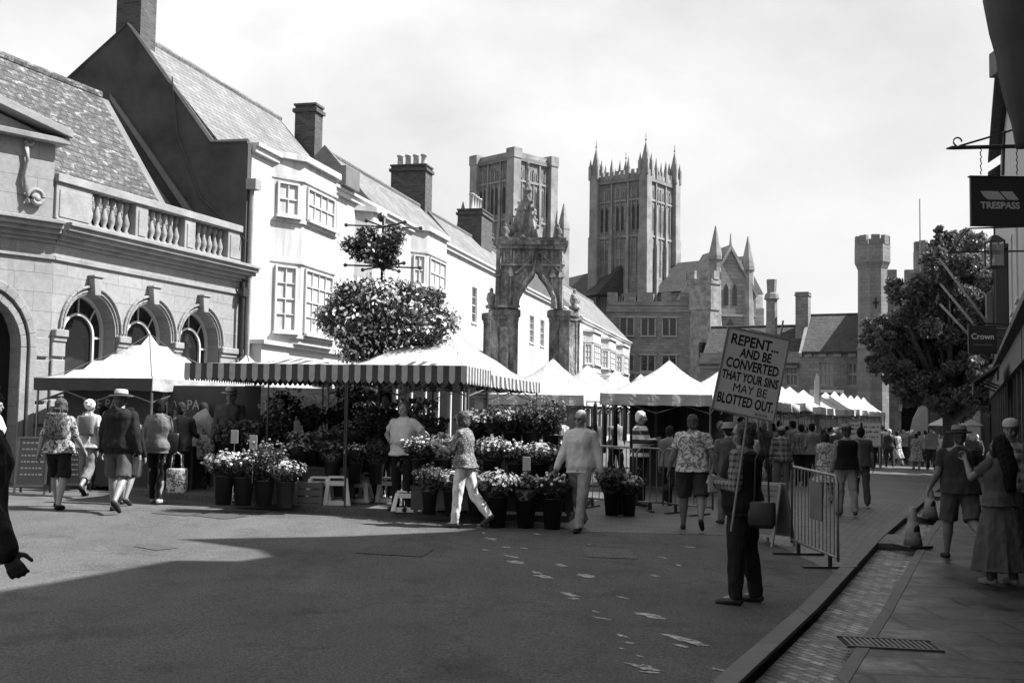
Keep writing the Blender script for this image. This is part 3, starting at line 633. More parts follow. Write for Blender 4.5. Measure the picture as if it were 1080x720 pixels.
    spiral(-.42,5.72,.02,.2,1.6,.045); m.ell((-.42,-.06,5.72),(.07,.06,.07)); m.tube([(-.62,-.05,5.8),(-.68,-.05,6.1),(-.62,-.05,6.4),(-.66,-.05,6.7)],[.05,.045,.04,.05],8); spiral(-.62,6.78,.02,.12,1.4,.03)
    m.build('console_scroll','stonet',t,True)
    roof(t,-3.2,4.7,.75,5.95,3.05,9.35,5.4,6.0,'tile')
    m=MB(); m.prism([(.75,5.9),(3.05,9.30),(5.4,5.9)],4.72,5.0,'x'); m.prism([(.85,5.6),(3.6,8.9),(6.0,5.6)],5.02,6.75,'x',1); m.build('gable_coping',['lead','stoned'],t)
    m=MB(); m.tube([(6.2,-.16,-.2),(6.2,-.16,4.9)],.05,8); m.box(6.1,6.3,-.24,-.08,4.55,4.75); m.build('drainpipe','iron',t)
house('bank_building','pale stone bank with three arched windows, balustrade and mossy tiled roof',BO,BU,bank)
# ================= white row
WO=(-6.5,27.7); WU=Vector((.235,.972)).normalized()
def canted(t,s0,s1,p,z0,z1,wins,mat='white',side=.55,nxf=3,crown=True):
    """canted bay from s0 to s1 projecting p; wins = [(z0,z1,nz)]"""
    a=s0+side; b=s1-side; m=MB(); poly=[(s0,.0),(a,-p),(b,-p),(s1,.0),(s1,.3),(s0,.3)]
    m.prism(poly,z0,z1,'z'); 
    for z,e,h in [(z1-.02,.12,.16)]+[(w[0]-.16,.06,.1) for w in wins]+[(w[1]+.08,.05,.08) for w in wins]:
        k=e; m.prism([(s0-k,.01),(a-k*.6,-p-k),(b+k*.6,-p-k),(s1+k,.01)],z,z+h,'z')
    m.build('bay',mat,t)
    ln=math.hypot(side,p); ang=math.atan2(-p,side)
    for w in wins:
        zz0,zz1,nz=w[:3]
        for kind in range(3):
            if kind==0: P=Matrix.Translation((s0,0,0))@Matrix.Rotation(ang,4,'Z'); x0,x1,nx=ln*.16,ln*.84,2
            elif kind==1: P=Matrix.Translation((a,-p,0)); x0,x1,nx=(b-a)*.08,(b-a)*.92,nxf
            else: P=Matrix.Translation((b,-p,0))@Matrix.Rotation(-ang,4,'Z'); x0,x1,nx=ln*.16,ln*.84,2
            o=window(t,x0,x1,zz0,zz1,-.012,nx,nz,depth=.05,gm=w[3] if len(w)>3 else 'gl2')
            o.matrix_local=P
def sash(t,m_ops,s0,s1,z0,z1,nx=2,nz=4,gm='gl2'): m_ops.append((s0,s1,z0,z1)); window(t,s0,s1,z0,z1,.12,nx,nz,gm=gm)
def rowhouse(a,b,ze,yr,zr,mat='white',roofm='slate',ops=(),shop=True,back=7.5,ye=-.05):
    def fn(t):
        m=MB(); wallgrid(m,a,b,-.6,ze,0,[o[:4] for o in ops],.16); m.box(a+.002,b-.002,.17,back,-.6,ze-.02); m.build('wall',mat,t)
        for o in ops: window(t,o[0],o[1],o[2],o[3],.1,o[4],o[5],gm=o[6] if len(o)>6 else 'gl2')
        m=MB(); m.box(a,b,-.12,.0-.002,ze-.12,ze+.02); m.box(a,b,-.2,.1,ze+.02,ze+.1); m.build('eaves','whitep',t)
        roof(t,a+.02,b-.02,ye,ze+.12,yr,zr,back,ze-.3,roofm)
        if shop:
            m=MB(); m.box(a+.3,b-.3,-.28,-.002,2.95,3.45); m.box(a+.2,b-.2,-.4,-.002,3.451,3.55); m.box(a+.3,b-.3,-.15,-.002,-.3,.5)
            k=max(2,int((b-a)/1.6))
            for i in range(k+1): x=a+.35+(b-a-.7)*i/k; m.box(x-.07,x+.07,-.17,-.002,.501,2.949)
            m.build('shopfront','whitep' if mat!='stoned' else 'timber',t); m=MB(); m.box(a+.34,b-.34,-.1,-.06,.5,2.95); m.build('shop_window','gld',t)
    return fn
def hA(t):
    rowhouse(0,8.8,8.3,3.45,11.45,'white','slate',[],True,7.2,ye=.85)(t)
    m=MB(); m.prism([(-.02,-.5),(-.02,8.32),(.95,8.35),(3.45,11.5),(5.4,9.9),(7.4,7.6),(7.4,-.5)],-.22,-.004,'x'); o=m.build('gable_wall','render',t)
    m=MB(); m.tube([(-.18,.0,8.38),(-.18,.98,8.4),(-.18,3.42,11.55),(-.18,5.4,9.95)],.08,6); m.build('gable_coping','render',t)
    m=MB(); m.tube([(-.25,2.1,10.1),(-.25,1.9,8.6),(-.25,1.2,7.0),(-.25,-.1,5.9)],.018,5); m.build('cable','iron',t)
    m=MB(); m.prism([(1.0,5.9),(3.8,9.6),(3.8,9.75),(.9,6.05)],-.30,-.225,'x'); m.build('flashing','lead',t)
    chimney(t,.2,3.45,10.6,15.0,.72,.7,0); chimney(t,9.2,2.6,9.5,11.9,.62,.72,0)
    canted(t,1.2,5.0,.52,3.55,8.35,[(6.85,7.72,2,'gld'),(3.85,5.55,4)],nxf=4,side=.8)
    m=MB(); m.tube([(-.1,-.1,-.2),(-.1,-.1,7.3)],.055,8); m.box(-.24,.06,-.26,.0,7.2,7.45); m.build('drainpipe','stonet',t)
    m=MB(); m.box(5.3,6.4,-.35,.6,8.42,9.0); m.build('dormer','lead',t); 
def hB(t):
    rowhouse(8.8,19,8.3,1.8,10.3,'white','slate',[(10.1,11.0,4.0,5.5,2,4),(17,17.8,4,5.5,2,4)],True,6.5)(t)
    m=MB(); m.prism([(-.1,8.3),(1.8,10.5),(4,8.2)],8.7,8.86,'x'); m.build('gable_coping','lead',t)
    canted(t,12.3,15.7,.45,3.55,8.3,[(6.35,7.4,2,'gld'),(4.0,5.5,4)],nxf=3)
    canted(t,7.0-0,8.6,.45,3.55,8.0,[(4.0,5.5,4)],side=.4,nxf=1)
    chimney(t,19.0,2.3,9.2,12.0,.9,1.5,4,axis='y',ph=.5)
def hC(t):
    rowhouse(19,30,8.3,1.8,10.3,'white','slate',[(20.4,21.2,5.7,7.2,2,4,'gld'),(24.2,25.1,5.7,6.9,2,3,'gld'),(27.6,28.5,5.7,6.9,2,3,'gld'),(21.6,22.6,3.9,4.6,3,2,'gld'),(23.6,24.6,3.9,4.6,3,2,'gld')],True,6.5)(t)
    m=MB(); m.prism([(-.1,8.3),(1.8,10.5),(4,8.2)],18.9,19.06,'x'); m.build('gable_coping','lead',t)
    chimney(t,27.5,1.9,9.5,11.6,2.0,1.2,4,ph=.8); chimney(t,29.4,2.2,9.5,10.9,.9,1.2,0)
def hD(t):
    rowhouse(30,46,8.2,2.6,10.9,'white2','slated',[(31.5+2.6*i,32.5+2.6*i,5.6,7,2,4) for i in range(5)],True,7)(t)
    chimney(t,40.5,2.5,9.8,11.7,1.2,1.2,2); chimney(t,45,2.4,9.8,12.2,1.6,1.4,0)
def hE(t):
    rowhouse(46,70,8.1,3.2,11.6,'white','slate',[],True,7.5)(t)
    for a in (47.2,54.2,61.2): canted(t,a,a+4.2,.6,3.4,7.4,[(5.3,6.6,3,'gld'),(3.6,4.7,3)],nxf=3)
    chimney(t,52,3,10.2,12.9,1.5,1.1,2)
house('white_house','white bay-windowed house with dark gable wall and tall brick chimney beside the bank',WO,WU,hA)
house('white_house','white house with four-pot brick chimney behind the hanging flower tower',WO,WU,hB)
house('white_house','white shop house with a row of chimney pots left of the stone monument',WO,WU,hC)
house('white_house','cream house seen through the arch of the stone monument',WO,WU,hD)
house('white_house','low white house with three canted bays beside the crenellated stone gateway',WO,WU,hE)
# ================= medieval gateway at the end of the row
def crenel(m,x0,x1,y0,y1,z,h=.9,w=.9,gap=.6,mi=0):
    n=max(1,round((x1-x0+gap)/(w+gap))); st=(x1-x0+gap)/n
    for i in range(n): m.box(x0+i*st,x0+i*st+st-gap,y0,y1,z,z+h,mi)
def gothic(par,x,z0,w,h,y,mat='stoned',gm='gld',lights=2,fd=.12):
    m=MB(); n=6; lw=w/lights
    for i in range(lights):
        c=x-w/2+lw*(i+.5); r=lw*.42; hh=h-r*1.2
        m.prism([(c-r,z0),(c+r,z0),(c+r,z0+hh),(c+r*.7,z0+hh+r*.75),(c,z0+hh+r*1.3),(c-r*.7,z0+hh+r*.75),(c-r,z0+hh)],y-.03,y-.005,'y')
    o=m.build('window',gm,par)
    f=MB()
    for i in range(lights+1): f.box(x-w/2+lw*i-.05,x-w/2+lw*i+.05,y-fd,y-.004,z0,z0+h*.97)
    f.box(x-w/2-.1,x+w/2+.1,y-fd-.05,y-.004,z0-.12,z0-.001); f.box(x-w/2-.15,x+w/2+.15,y-fd-.06,y-.004,z0+h,z0+h+.14); f.build('tracery',mat,o); return o
def porch(t):
    m=MB(); m.box(-3.6,3.4,0,6,-.5,11.8); m.box(-3.7,3.5,-.12,6.1,10.9,11.1); crenel(m,-3.6,3.4,-.05,.4,11.8,.8,.9,.7); m.box(-3.5,3.3,-.1,-.005,11.5,11.79)
    m.build('wall','stoned',t)
    for x in (-1.9,-.1,1.7): gothic(t,x,8.9,1.2,1.5,-.005,'stonet'); gothic(t,x,5.9,1.2,1.3,-.005,'stonet')
    for k in range(6): 
        pass
    m=MB()
    for k in range(7): m.box(-2.9+k*.85,-2.75+k*.85,-.14,-.005,3.3,5.6)
    m.box(-3.2,2.9,-.17,-.005,5.601,5.8); m.box(-3.2,2.9,-.17,-.005,3.1,3.3-.001); m.build('carved_panel','stonet',t)
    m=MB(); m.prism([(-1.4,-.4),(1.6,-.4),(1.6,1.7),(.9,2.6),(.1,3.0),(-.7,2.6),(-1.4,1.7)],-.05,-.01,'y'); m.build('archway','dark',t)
    m=MB(); m.lathe([(1.35,-.5),(1.35,11),(1.45,11.1),(1.45,13.2),(1.55,13.3),(1.55,13.7)],(4.6,.6,0),8,ph=R(22.5))
    for k in range(8): a=R(45*k+22.5); m.M=Matrix.Translation((4.6,.6,0))@Matrix.Rotation(a+R(22.5),4,'Z'); m.box(1.2,1.5,-.33,.33,13.701,14.4)
    m.build('turret','conl',t)
    m=MB(); m.box(4.2,5,-.82,-.74,7,8.3); m.build('window','gld',t)
a=at(684,440,97); house('stone_gateway','crenellated medieval stone gateway with octagonal turret closing the square',(a.x,a.y),(1,-.12),porch)
# ================= cathedral
def tower(t,a,H,crown,mat='cath'):
    """square tower, side a, local corner facing the viewer rotated by the caller"""
    m=MB(); m.box(-a/2,a/2,-a/2,a/2,-1,H); m.box(-a/2-.3,a/2+.3,-a/2-.3,a/2+.3,H-.3,H+.25); m.box(-a/2-.25,a/2+.25,-a/2-.25,a/2+.25,H*.53,H*.53+.5)
    m.build('tower_wall',mat,t)
    b=MB()
    for i in (-1,1):
        for j in (-1,1):
            for z0,z1,w in ((-1,H*.5,1.25),(H*.5,H*.78,1.1),(H*.78,H+1.2,.95)): b.box(i*a/2-w*.72,i*a/2+w*.72,j*a/2-w*.72,j*a/2+w*.72,z0,z1)
    for k in (-1,1):
        for s in (-1,1):
            for (z0,z1,w) in ((H*.5,H*.74,.5),(H*.74,H*.9,.36),(H*.9,H+.4,.22)):
                b.box(k*a/6-w*.55,k*a/6+w*.55,s*a/2-w,s*a/2+w,z0,z1); b.box(s*a/2-w,s*a/2+w,k*a/6-w*.55,k*a/6+w*.55,z0,z1)
    b.build('buttress','catht',t)
    for face in (0,1,2,3):
        P=Matrix.Rotation(R(90*face),4,'Z'); w_=MB(); w_.M=P; f=MB(); f.M=P
        for c in (-a/3+.15,0,a/3-.15):
            for d in (-.42,.42):
                x=c+d; y=-a/2; r=.17
                for z0,z1 in ((H*.80,H*.885),): w_.prism([(x-r,z0),(x+r,z0),(x+r,z1),(x,z1+.5),(x-r,z1)],y-.09,y-.02,'y')
                f.box(x-.06-.3,x+.06-.3,y-.14,y-.02,H*.62,H*.97)
            f.box(c-1.1,c+1.1,y-.16,y-.02,H*.77,H*.778); f.box(c-1.1,c+1.1,y-.16,y-.02,H*.915,H*.923)
            for q in range(5): f.box(c-.95+q*.44,c-.85+q*.44,y-.12,y-.021,H*.93,H*.96)
            for q in range(6): f.box(c-1.2+q*.44,c-1.08+q*.44,y-.22,y-.022,H*.15,H*.53)
        w_.build('belfry_louvre','cath2',t); f.build('tracery','catht',t)
    if crown:
        p=MB()
        for face in range(4):
            p.M=Matrix.Rotation(R(90*face),4,'Z'); crenel(p,-a/2+1,a/2-1,-a/2-.2,-a/2+.1,H+.25,1.3,.45,.42); p.box(-a/2,a/2,-a/2-.15,-a/2+.05,H+.25,H+.95)
            for k in (-1,1): p.taper(k*a/6-.2,k*a/6+.2,-a/2-.35,-a/2+.1,H+.25,H+1.8,1); p.taper(k*a/6-.22,k*a/6+.22,-a/2-.37,-a/2+.12,H+1.8,H+3.6,.02)
            p.taper(-.2,.2,-a/2-.35,-a/2+.05,H+1.5,H+3.2,.02)
        p.build('parapet','catht',t)
        for i in (-1,1):
            for j in (-1,1):
                q=MB(); c=Vector((i*a/2,j*a/2,0)); q.box(c.x-.5,c.x+.5,c.y-.5,c.y+.5,H+1.2,H+2.2); q.taper(c.x-.55,c.x+.55,c.y-.55,c.y+.55,H+2.2,H+5.6,.02)
                for ii in (-1,1):
                    for jj in (-1,1): q.taper(c.x+ii*.62-.22,c.x+ii*.62+.22,c.y+jj*.62-.22,c.y+jj*.62+.22,H+.5,H+2.6,1); q.taper(c.x+ii*.6-.22,c.x+ii*.6+.22,c.y+jj*.6-.22,c.y+jj*.6+.22,H+2.2,H+3.8,.03)
                q.ell((c.x,c.y,H+5.7),(.16,.16,.16),6); q.tube([c+Vector((0,0,H+5.5)),c+Vector((0,0,H+6.6))],.05,5); q.build('pinnacle','catht',t)
    else:
        p=MB(); p.box(-a/2-.1,a/2+.1,-a/2-.1,a/2+.1,H+.25,H+.9)
        for i in (-1,1):
            for j in (-1,1): p.box(i*a/2-.78,i*a/2+.78,j*a/2-.78,j*a/2+.78,H+.9-1,H+1.25)
        p.build('parapet','catht',t)
        for i in (-1,1):
            for j in (-1,1):
                q=MB(); c=(i*(a/2+1.3),j*(a/2+1.3)); q.taper(c[0]-.6,c[0]+.6,c[1]-.6,c[1]+.6,H*.5,H*.76,1); q.taper(c[0]-.65,c[0]+.65,c[1]-.65,c[1]+.65,H*.76,H*.86,.05)
                for ii in (-1,1): q.taper(c[0]+ii*.8-.2,c[0]+ii*.8+.2,c[1]-.2,c[1]+.2,H*.72,H*.79,.05)
                q.build('pinnacle','catht',t)
cat=thing('cathedral','large gothic cathedral with two square towers rising behind the white houses','cathedral',(0,0,0))
def sub(px,Y,ang):     # towers are parts of the cathedral
    w=at(px,440,Y); return w,R(ang)
def tower_at(px,Y,ang,a,H,crown):
    before=set(bpy.data.objects); w,an=sub(px,Y,ang); tmp=bpy.data.objects.new('tower',None)
    dummy=cat; tower(dummy,a,H,crown)
    Mx=Matrix.Translation((w.x,w.y,0))@Matrix.Rotation(an,4,'Z')
    for o in set(bpy.data.objects)-before:
        if o is not tmp: o.data.transform(Mx)
    bpy.data.objects.remove(tmp)
tower_at(668,172,53,8.7,37.3,True)
tower_at(538,158,45,7.4,37.0,False)
m=MB()
def gable_roof(m,p0,p1,hw,ze,zr,mi=0):
    d=(Vector(p1)-Vector(p0)); d.normalize(); n=Vector((-d.y,d.x)); P=[Vector(p0),Vector(p1)]
    vs=[]
    for p in P:
        for o,z in ((-hw,ze),(0,zr),(hw,ze)): q=p+n*o; vs.append((q.x,q.y,z))
    m.add(vs,[(0,1,4,3),(1,2,5,4),(0,2,1),(3,4,5),(0,3,5,2)],mi)
A_=at(690,440,175); B_=at(775,440,160); gable_roof(m,(A_.x,A_.y),(B_.x+2,B_.y+4),5.5,20.5,25.6,0)
A2=at(640,440,178); gable_roof(m,(A2.x-6,A2.y+6),(A2.x+1,A2.y-10),4.0,20,24.5,0)
m.build('nave_roof','slated',cat)
m=MB(); d=(Vector((B_.x+2,B_.y+4))-Vector((A_.x,A_.y))).normalized(); n=Vector((-d.y,d.x))
def slab(p0,p1,hw,z0,z1):
    m.add([(*(Vector(p0)+n*-hw),z0),(*(Vector(p1)+n*-hw),z0),(*(Vector(p1)+n*hw),z0),(*(Vector(p0)+n*hw),z0),(*(Vector(p0)+n*-hw),z1),(*(Vector(p1)+n*-hw),z1),(*(Vector(p1)+n*hw),z1),(*(Vector(p0)+n*hw),z1)],[(0,3,2,1),(4,5,6,7),(0,1,5,4),(1,2,6,5),(2,3,7,6),(3,0,4,7)])
slab((A_.x,A_.y),(B_.x+2,B_.y+4),5.2,0,20.4); m.build('nave_wall','cath',cat)
# transept gable facing the square
m=MB(); c=at(770,440,150); m.M=Matrix.Translation((c.x,c.y,0))@Matrix.Rotation(R(12),4,'Z')
m.prism([(-3.6,0),(3.6,0),(3.6,18.6),(0,24.6),(-3.6,18.6)],0,10,'y'); m.box(-6,-3.6,.5,9,0,15); m.box(3.6,5,.5,9,0,16.8); m.build('transept_wall','cath',cat)
m2=MB(); m2.M=m.M.copy(); m2.prism([(-3.9,18.5),(0,25.1),(3.9,18.5),(3.6,18.2),(0,24.4),(-3.6,18.2)],-.25,10,'y'); m2.tube([(0,0,25),(0,0,26.6)],[.2,.05],6); m2.box(-3.6,3.6,-.2,-.01,15.5,15.8); m2.build('gable_coping','catht',cat)
m3=MB(); m3.M=m.M.copy()
for x in (-.9,.3): m3.prism([(x,17),(x+.6,17),(x+.6,19.2),(x+.3,19.9),(x,19.2)],-.06,-.02,'y')
m3.prism([(-1.3,9.5),(1.3,9.5),(1.3,13.3),(0,15.2),(-1.3,13.3)],-.06,-.02,'y'); m3.build('window','gld',cat)
for px,Y,zt in ((754,150,25.7),(788.5,151,24.5)):
    c2=at(px,440,Y); m=MB(); m.lathe([(.95,0),(.95,12),(1.05,12.1),(.8,17),(.8,zt-2.8),(.95,zt-2.7),(.95,zt-2.2),(.06,zt+.9+1.0)],(c2.x,c2.y,0),8); m.build('pinnacle','catht',cat)
# ================= long stone range with tiled roof
def rng(t):
    L=12.6; ops=[(8.95,9.95,4.4,6.1,3,2,'gl2'),(10.95,11.95,4.4,6.1,3,2,'gld'),(6.5,7.4,4.4,6.1,3,2,'gld'),(10.95,11.95,2.0,3.1,2,2,'gld')]
    m=MB(); wallgrid(m,0,L,-1,6.9,0,ops[:4],.2); m.box(.01,L-.01,.21,7,-1,6.85); m.build('wall','stoned',t)
    for o in ops[:4]: window(t,o[0],o[1],o[2],o[3],.14,o[4],o[5],fm='stonet',gm=o[6],bar=.08,b=.09)
    roof(t,7.75,L,-.25,6.9,3.4,9.9,7,6.9,'slated'); roof(t,0,7.5,-.2,5.9,3.2,9.1,7,6,'slated'); window(t,1.2,2.1,6.0,7.0,.55,2,2,fm='stonet',gm='gl2',bar=.08,b=.09)
    m=MB(); m.prism([(-.3,6.8),(3.4,10.15),(7,6.8),(7,6.5),(-.3,6.5)],7.52,7.74,'x'); m.build('gable_coping','stonet',t)
    chimney(t,7.3,2.6,8,11.5,.95,1.1,0,'stoned'); m=MB(); m.lathe([(.45,7),(.42,11.0),(.6,11.1),(.5,11.5),(.35,11.6),(.4,12.6),(.3,12.3)],(5.0,2.2,0),8); m.build('chimney','stoned',t)
    m=MB(); m.box(7.8,L,-.1,-.003,3.6,3.75); crenel(m,7.9,L,-.12,-.01,6.5,.28,.5,.5); m.build('string_course','stonet',t)
    m=MB(); m.box(-.2,8,-.5,0.3,9.35,9.6) if False else m.box(0,7.4,-.35,-.21,5.7,5.85); m.build('lead_gutter','lead',t)
a=at(738,440,87); b_=at(908,440,82); uu=Vector((b_.x-a.x,b_.y-a.y)); house('stone_range','old stone range with mullioned windows and steep tiled roof left of the gatehouse turret',(a.x,a.y),(uu.x,uu.y),rng)
# ================= gatehouse
def gate(t):
    m=MB(); m.lathe([(1.06,-1),(1.06,6.8),(1.13,6.9),(1.02,7.05),(1.0,12.4),(1.12,12.7),(1.22,12.9),(1.22,14.1)],(0,0,0),8,ph=R(22.5))
    for k in range(8): m.M=Matrix.Rotation(R(45*k),4,'Z'); m.box(.85,1.15,-.27,.27,14.101,14.75)
    m.M=Matrix(); m.build('turret','stoned',t)
    m=MB()
    for z in (5.3,10.0,8.0): m.box(-.05,.05,-1.06,-.99,z-.35,z+.35); m.box(-.2,.2,-1.058,-.99,z-.03,z+.07)
    m.build('arrow_slit','dark',t)
    m=MB(); m.box(.9,7.6,.5,7,4.6,11.6); m.box(.9,2.0,.5,7,-1,4.6); m.box(5.2,7.6,.5,7,-1,4.6); m.box(2.0,5.2,6.5,7,-1,4.6); crenel(m,.9,7.6,.45,.9,11.6,.9,.9,.6)
    n=10; arc=[(3.6-1.6*math.cos(math.pi*k/n),2.6+2.0*math.sin(math.pi*k/n)**.9) for k in range(n+1)]
    m.prism([(2.0,2.6)]+arc[1:-1]+[(5.2,2.6),(5.2,4.62),(2.0,4.62)][0:3],.5,6.4,'y'); m.build('wall','stoned',t)
    m=MB(); 
    for k in range(n):
        (a1,b1),(a2,b2)=arc[k],arc[k+1]; m.prism([(a1,b1),(a2,b2),(3.6+(a2-3.6)*1.15,2.6+(b2-2.6)*1.15),(3.6+(a1-3.6)*1.15,2.6+(b1-2.6)*1.15)],.3,.498,'y')
    m.build('arch_moulding','stonet',t)
    m=MB(); m.lathe([(1.1,-1),(1.1,12.7),(1.22,12.9),(1.22,14.3)],(5.0,4,0),8,ph=R(22.5))
    for k in range(8): m.M=Matrix.Translation((5.0,4,0))@Matrix.Rotation(R(45*k),4,'Z'); m.box(.85,1.15,-.27,.27,14.301,15.0)
    m.build('turret','stoned',t)
    m=MB(); m.tube([(4.0,3,11),(4.0,3,18)],[.06,.035],6); m.build('flagpole','steel',t)
    m=MB(); m.box(7.6,24,3,8,-1,6.5); m.build('wall','stoned',t)
    for x in (11,14,17): window(t,x,x+1.4,3.5,5.3,2.96,3,2,fm='stonet',gm='gld',bar=.08)
a=at(921,440,79); house('gatehouse','tall battlemented gatehouse turret and dark archway behind the big tree',(a.x,a.y),(1,-.1),gate)
# ================= stone monument in the square
def conduit():
    c=gx(560,36); t=thing('market_monument','blackened gothic stone monument with pointed arch and crocketed spirelet in the square','monument',(c.x,c.y,c.z),0)
    z0=-c.z; m=MB(); m.M=Matrix.Translation((0,0,z0))
    for x0,x1,y0 in ((-1.36,-.42,0),(.58,1.42,0),(-1.5,-.8,1.5),(.85,1.5,1.5)):
        cx=(x0+x1)/2; m.lathe([(.54,.0),(.54,3.0),(.47,3.12),(.45,3.2),(.45,4.82),(.5,4.86),(.5,4.95),(.56,5.0),(.56,5.16),(.5,5.2)],(cx,y0+.5,0),8,ph=R(22.5)); [m.tube([(cx+.43*math.cos(R(a)),y0+.5+.43*math.sin(R(a)),.1),(cx+.43*math.cos(R(a)),y0+.5+.43*math.sin(R(a)),4.85)],.05,6) for a in range(22,360,45)]
        m.box(cx-.14,cx+.14,y0-.08,y0+.1,.2,4.6)
    m.build('pier','cond',t)
    m=MB(); m.M=Matrix.Translation((0,0,z0))
    L=[(-1.12,5.2),(-.46,5.2),(-.42,5.55),(-.2,5.98),(.05,6.3),(.12,6.55),(.12,7.1),(-1.0,7.1)]; Rt=[(.12,6.55),(.19,6.3),(.44,5.98),(.66,5.55),(.7,5.2),(1.0,5.2),(.9,7.1),(.12,7.1)]
    m.prism(L,0.,.95,'y'); m.prism(Rt,0.,.95,'y'); m.box(-1.0,.88,.96,1.6,6.6,7.1); m.box(-1.05,-.8,.96,1.9,5.2,6.599); m.box(.8,1.0,.96,1.9,5.2,6.599); m.build('arch_wall','cond',t)
    m=MB(); m.M=Matrix.Translation((0,0,z0))
    for (a,b),(d,e) in zip([(-.5,5.2),(-.46,5.57),(-.24,6.02),(.02,6.36),(.12,6.85)],[(-.46,5.57),(-.24,6.02),(.02,6.36),(.12,6.85),(.13,6.9)]):
        m.tube([(a,-.04,b),(d,-.04,e)],.07,6); m.tube([(.24-a,-.04,b),(.24-d,-.04,e)],.07,6)
    for k in range(7): m.box(-.95+.3*k,-.89+.3*k,-.06,-.002,6.62,7.05)
    for x,w in ((-1.13,.12),(.9,.12),(-.72,.07),(.62,.07)): m.tube([(x,-.02,5.2),(x*.98,-.02,7.08)],w*.6,6); m.taper(x-.1,x+.1,-.12,.08,6.2,6.6,.1)
    m.prism([(-.62,6.3),(.2,7.05),(1.0,6.3),(.9,6.3),(.2,6.95),(-.52,6.3)],-.08,-.003,'y'); m.ell((.2,-.1,6.45),(.12,.08,.16),8)
    for z in (5.22,6.55): m.box(-1.16,-.4 if z<6 else 1.0,-.09,-.004,z,z+.07)
    m.build('arch_moulding','cond',t)
    m=MB(); m.M=Matrix.Translation((0,0,z0))
    m.box(-1.12,1.0,-.12,1.7,7.1,7.22); m.box(-1.2,1.1,-.2,1.8,7.221,7.36); m.box(-1.14,1.04,-.14,1.72,7.361,7.46); m.build('cornice','cond',t)
    m=MB(); m.M=Matrix.Translation((-.2,.8,z0))
    m.lathe([(.55,7.44),(.5,7.6),(.33,7.75),(.27,8.4),(.31,8.45),(.31,8.52),(.17,8.6),(.13,9.1),(.17,9.13),(.09,9.25),(.03,10.0),(.07,10.03),(.01,10.15)],(0,0,0),6,ph=.2)
    for k in range(3):
        a=R(120*k-60); m.M=Matrix.Translation((-.2,.8,z0))@Matrix.Rotation(a,4,'Z'); m.prism([(.12,7.45),(.78,7.45),(.72,7.75),(.55,7.8),(.3,8.6),(.12,8.9)],-.07,.07,'y')
        for q in range(5): m.ell((.68-.1*q,0,7.85+.22*q),(.06,.06,.06),6)
    job(m.build('spirelet','cond',t,True),.025,0,.02,7)
    for x,z,s in ((-1.32,5.2,1),(1.35,5.2,1),(-.9,7.46,.75),(.8,7.46,.75)):
        m=MB(); m.M=Matrix.Translation((x,.25,z0+z))@Matrix.Scale(s,4); m.lathe([(.16,0),(.2,.08),(.1,.14),(.17,.3),(.12,.46),(.05,.52),(.07,.6),(.01,.68)],(0,0,0),8); m.ell((.08,0,.3),(.1,.09,.12),6); m.ell((-.05,-.06,.44),(.09,.08,.08),6); m.build('finial','cond',t,True)
    m=MB(); m.M=Matrix.Translation((0,0,z0)); m.box(-1.75,1.6,-1.2,1.8,-.5,2.3); m.box(-1.9,1.75,-1.35,1.95,2.301,2.42); m.box(-2.0,1.85,-1.45,2.05,2.421,2.52)
    for x in (-1.6,-.5,.5,1.45): m.box(x-.14,x+.14,-1.32,-1.201,.3,2.3)
    m.box(-.3,.3,-1.35,-1.21,1.3,1.36); m.build('basin_block','conl',t,bevel=.02)
conduit()
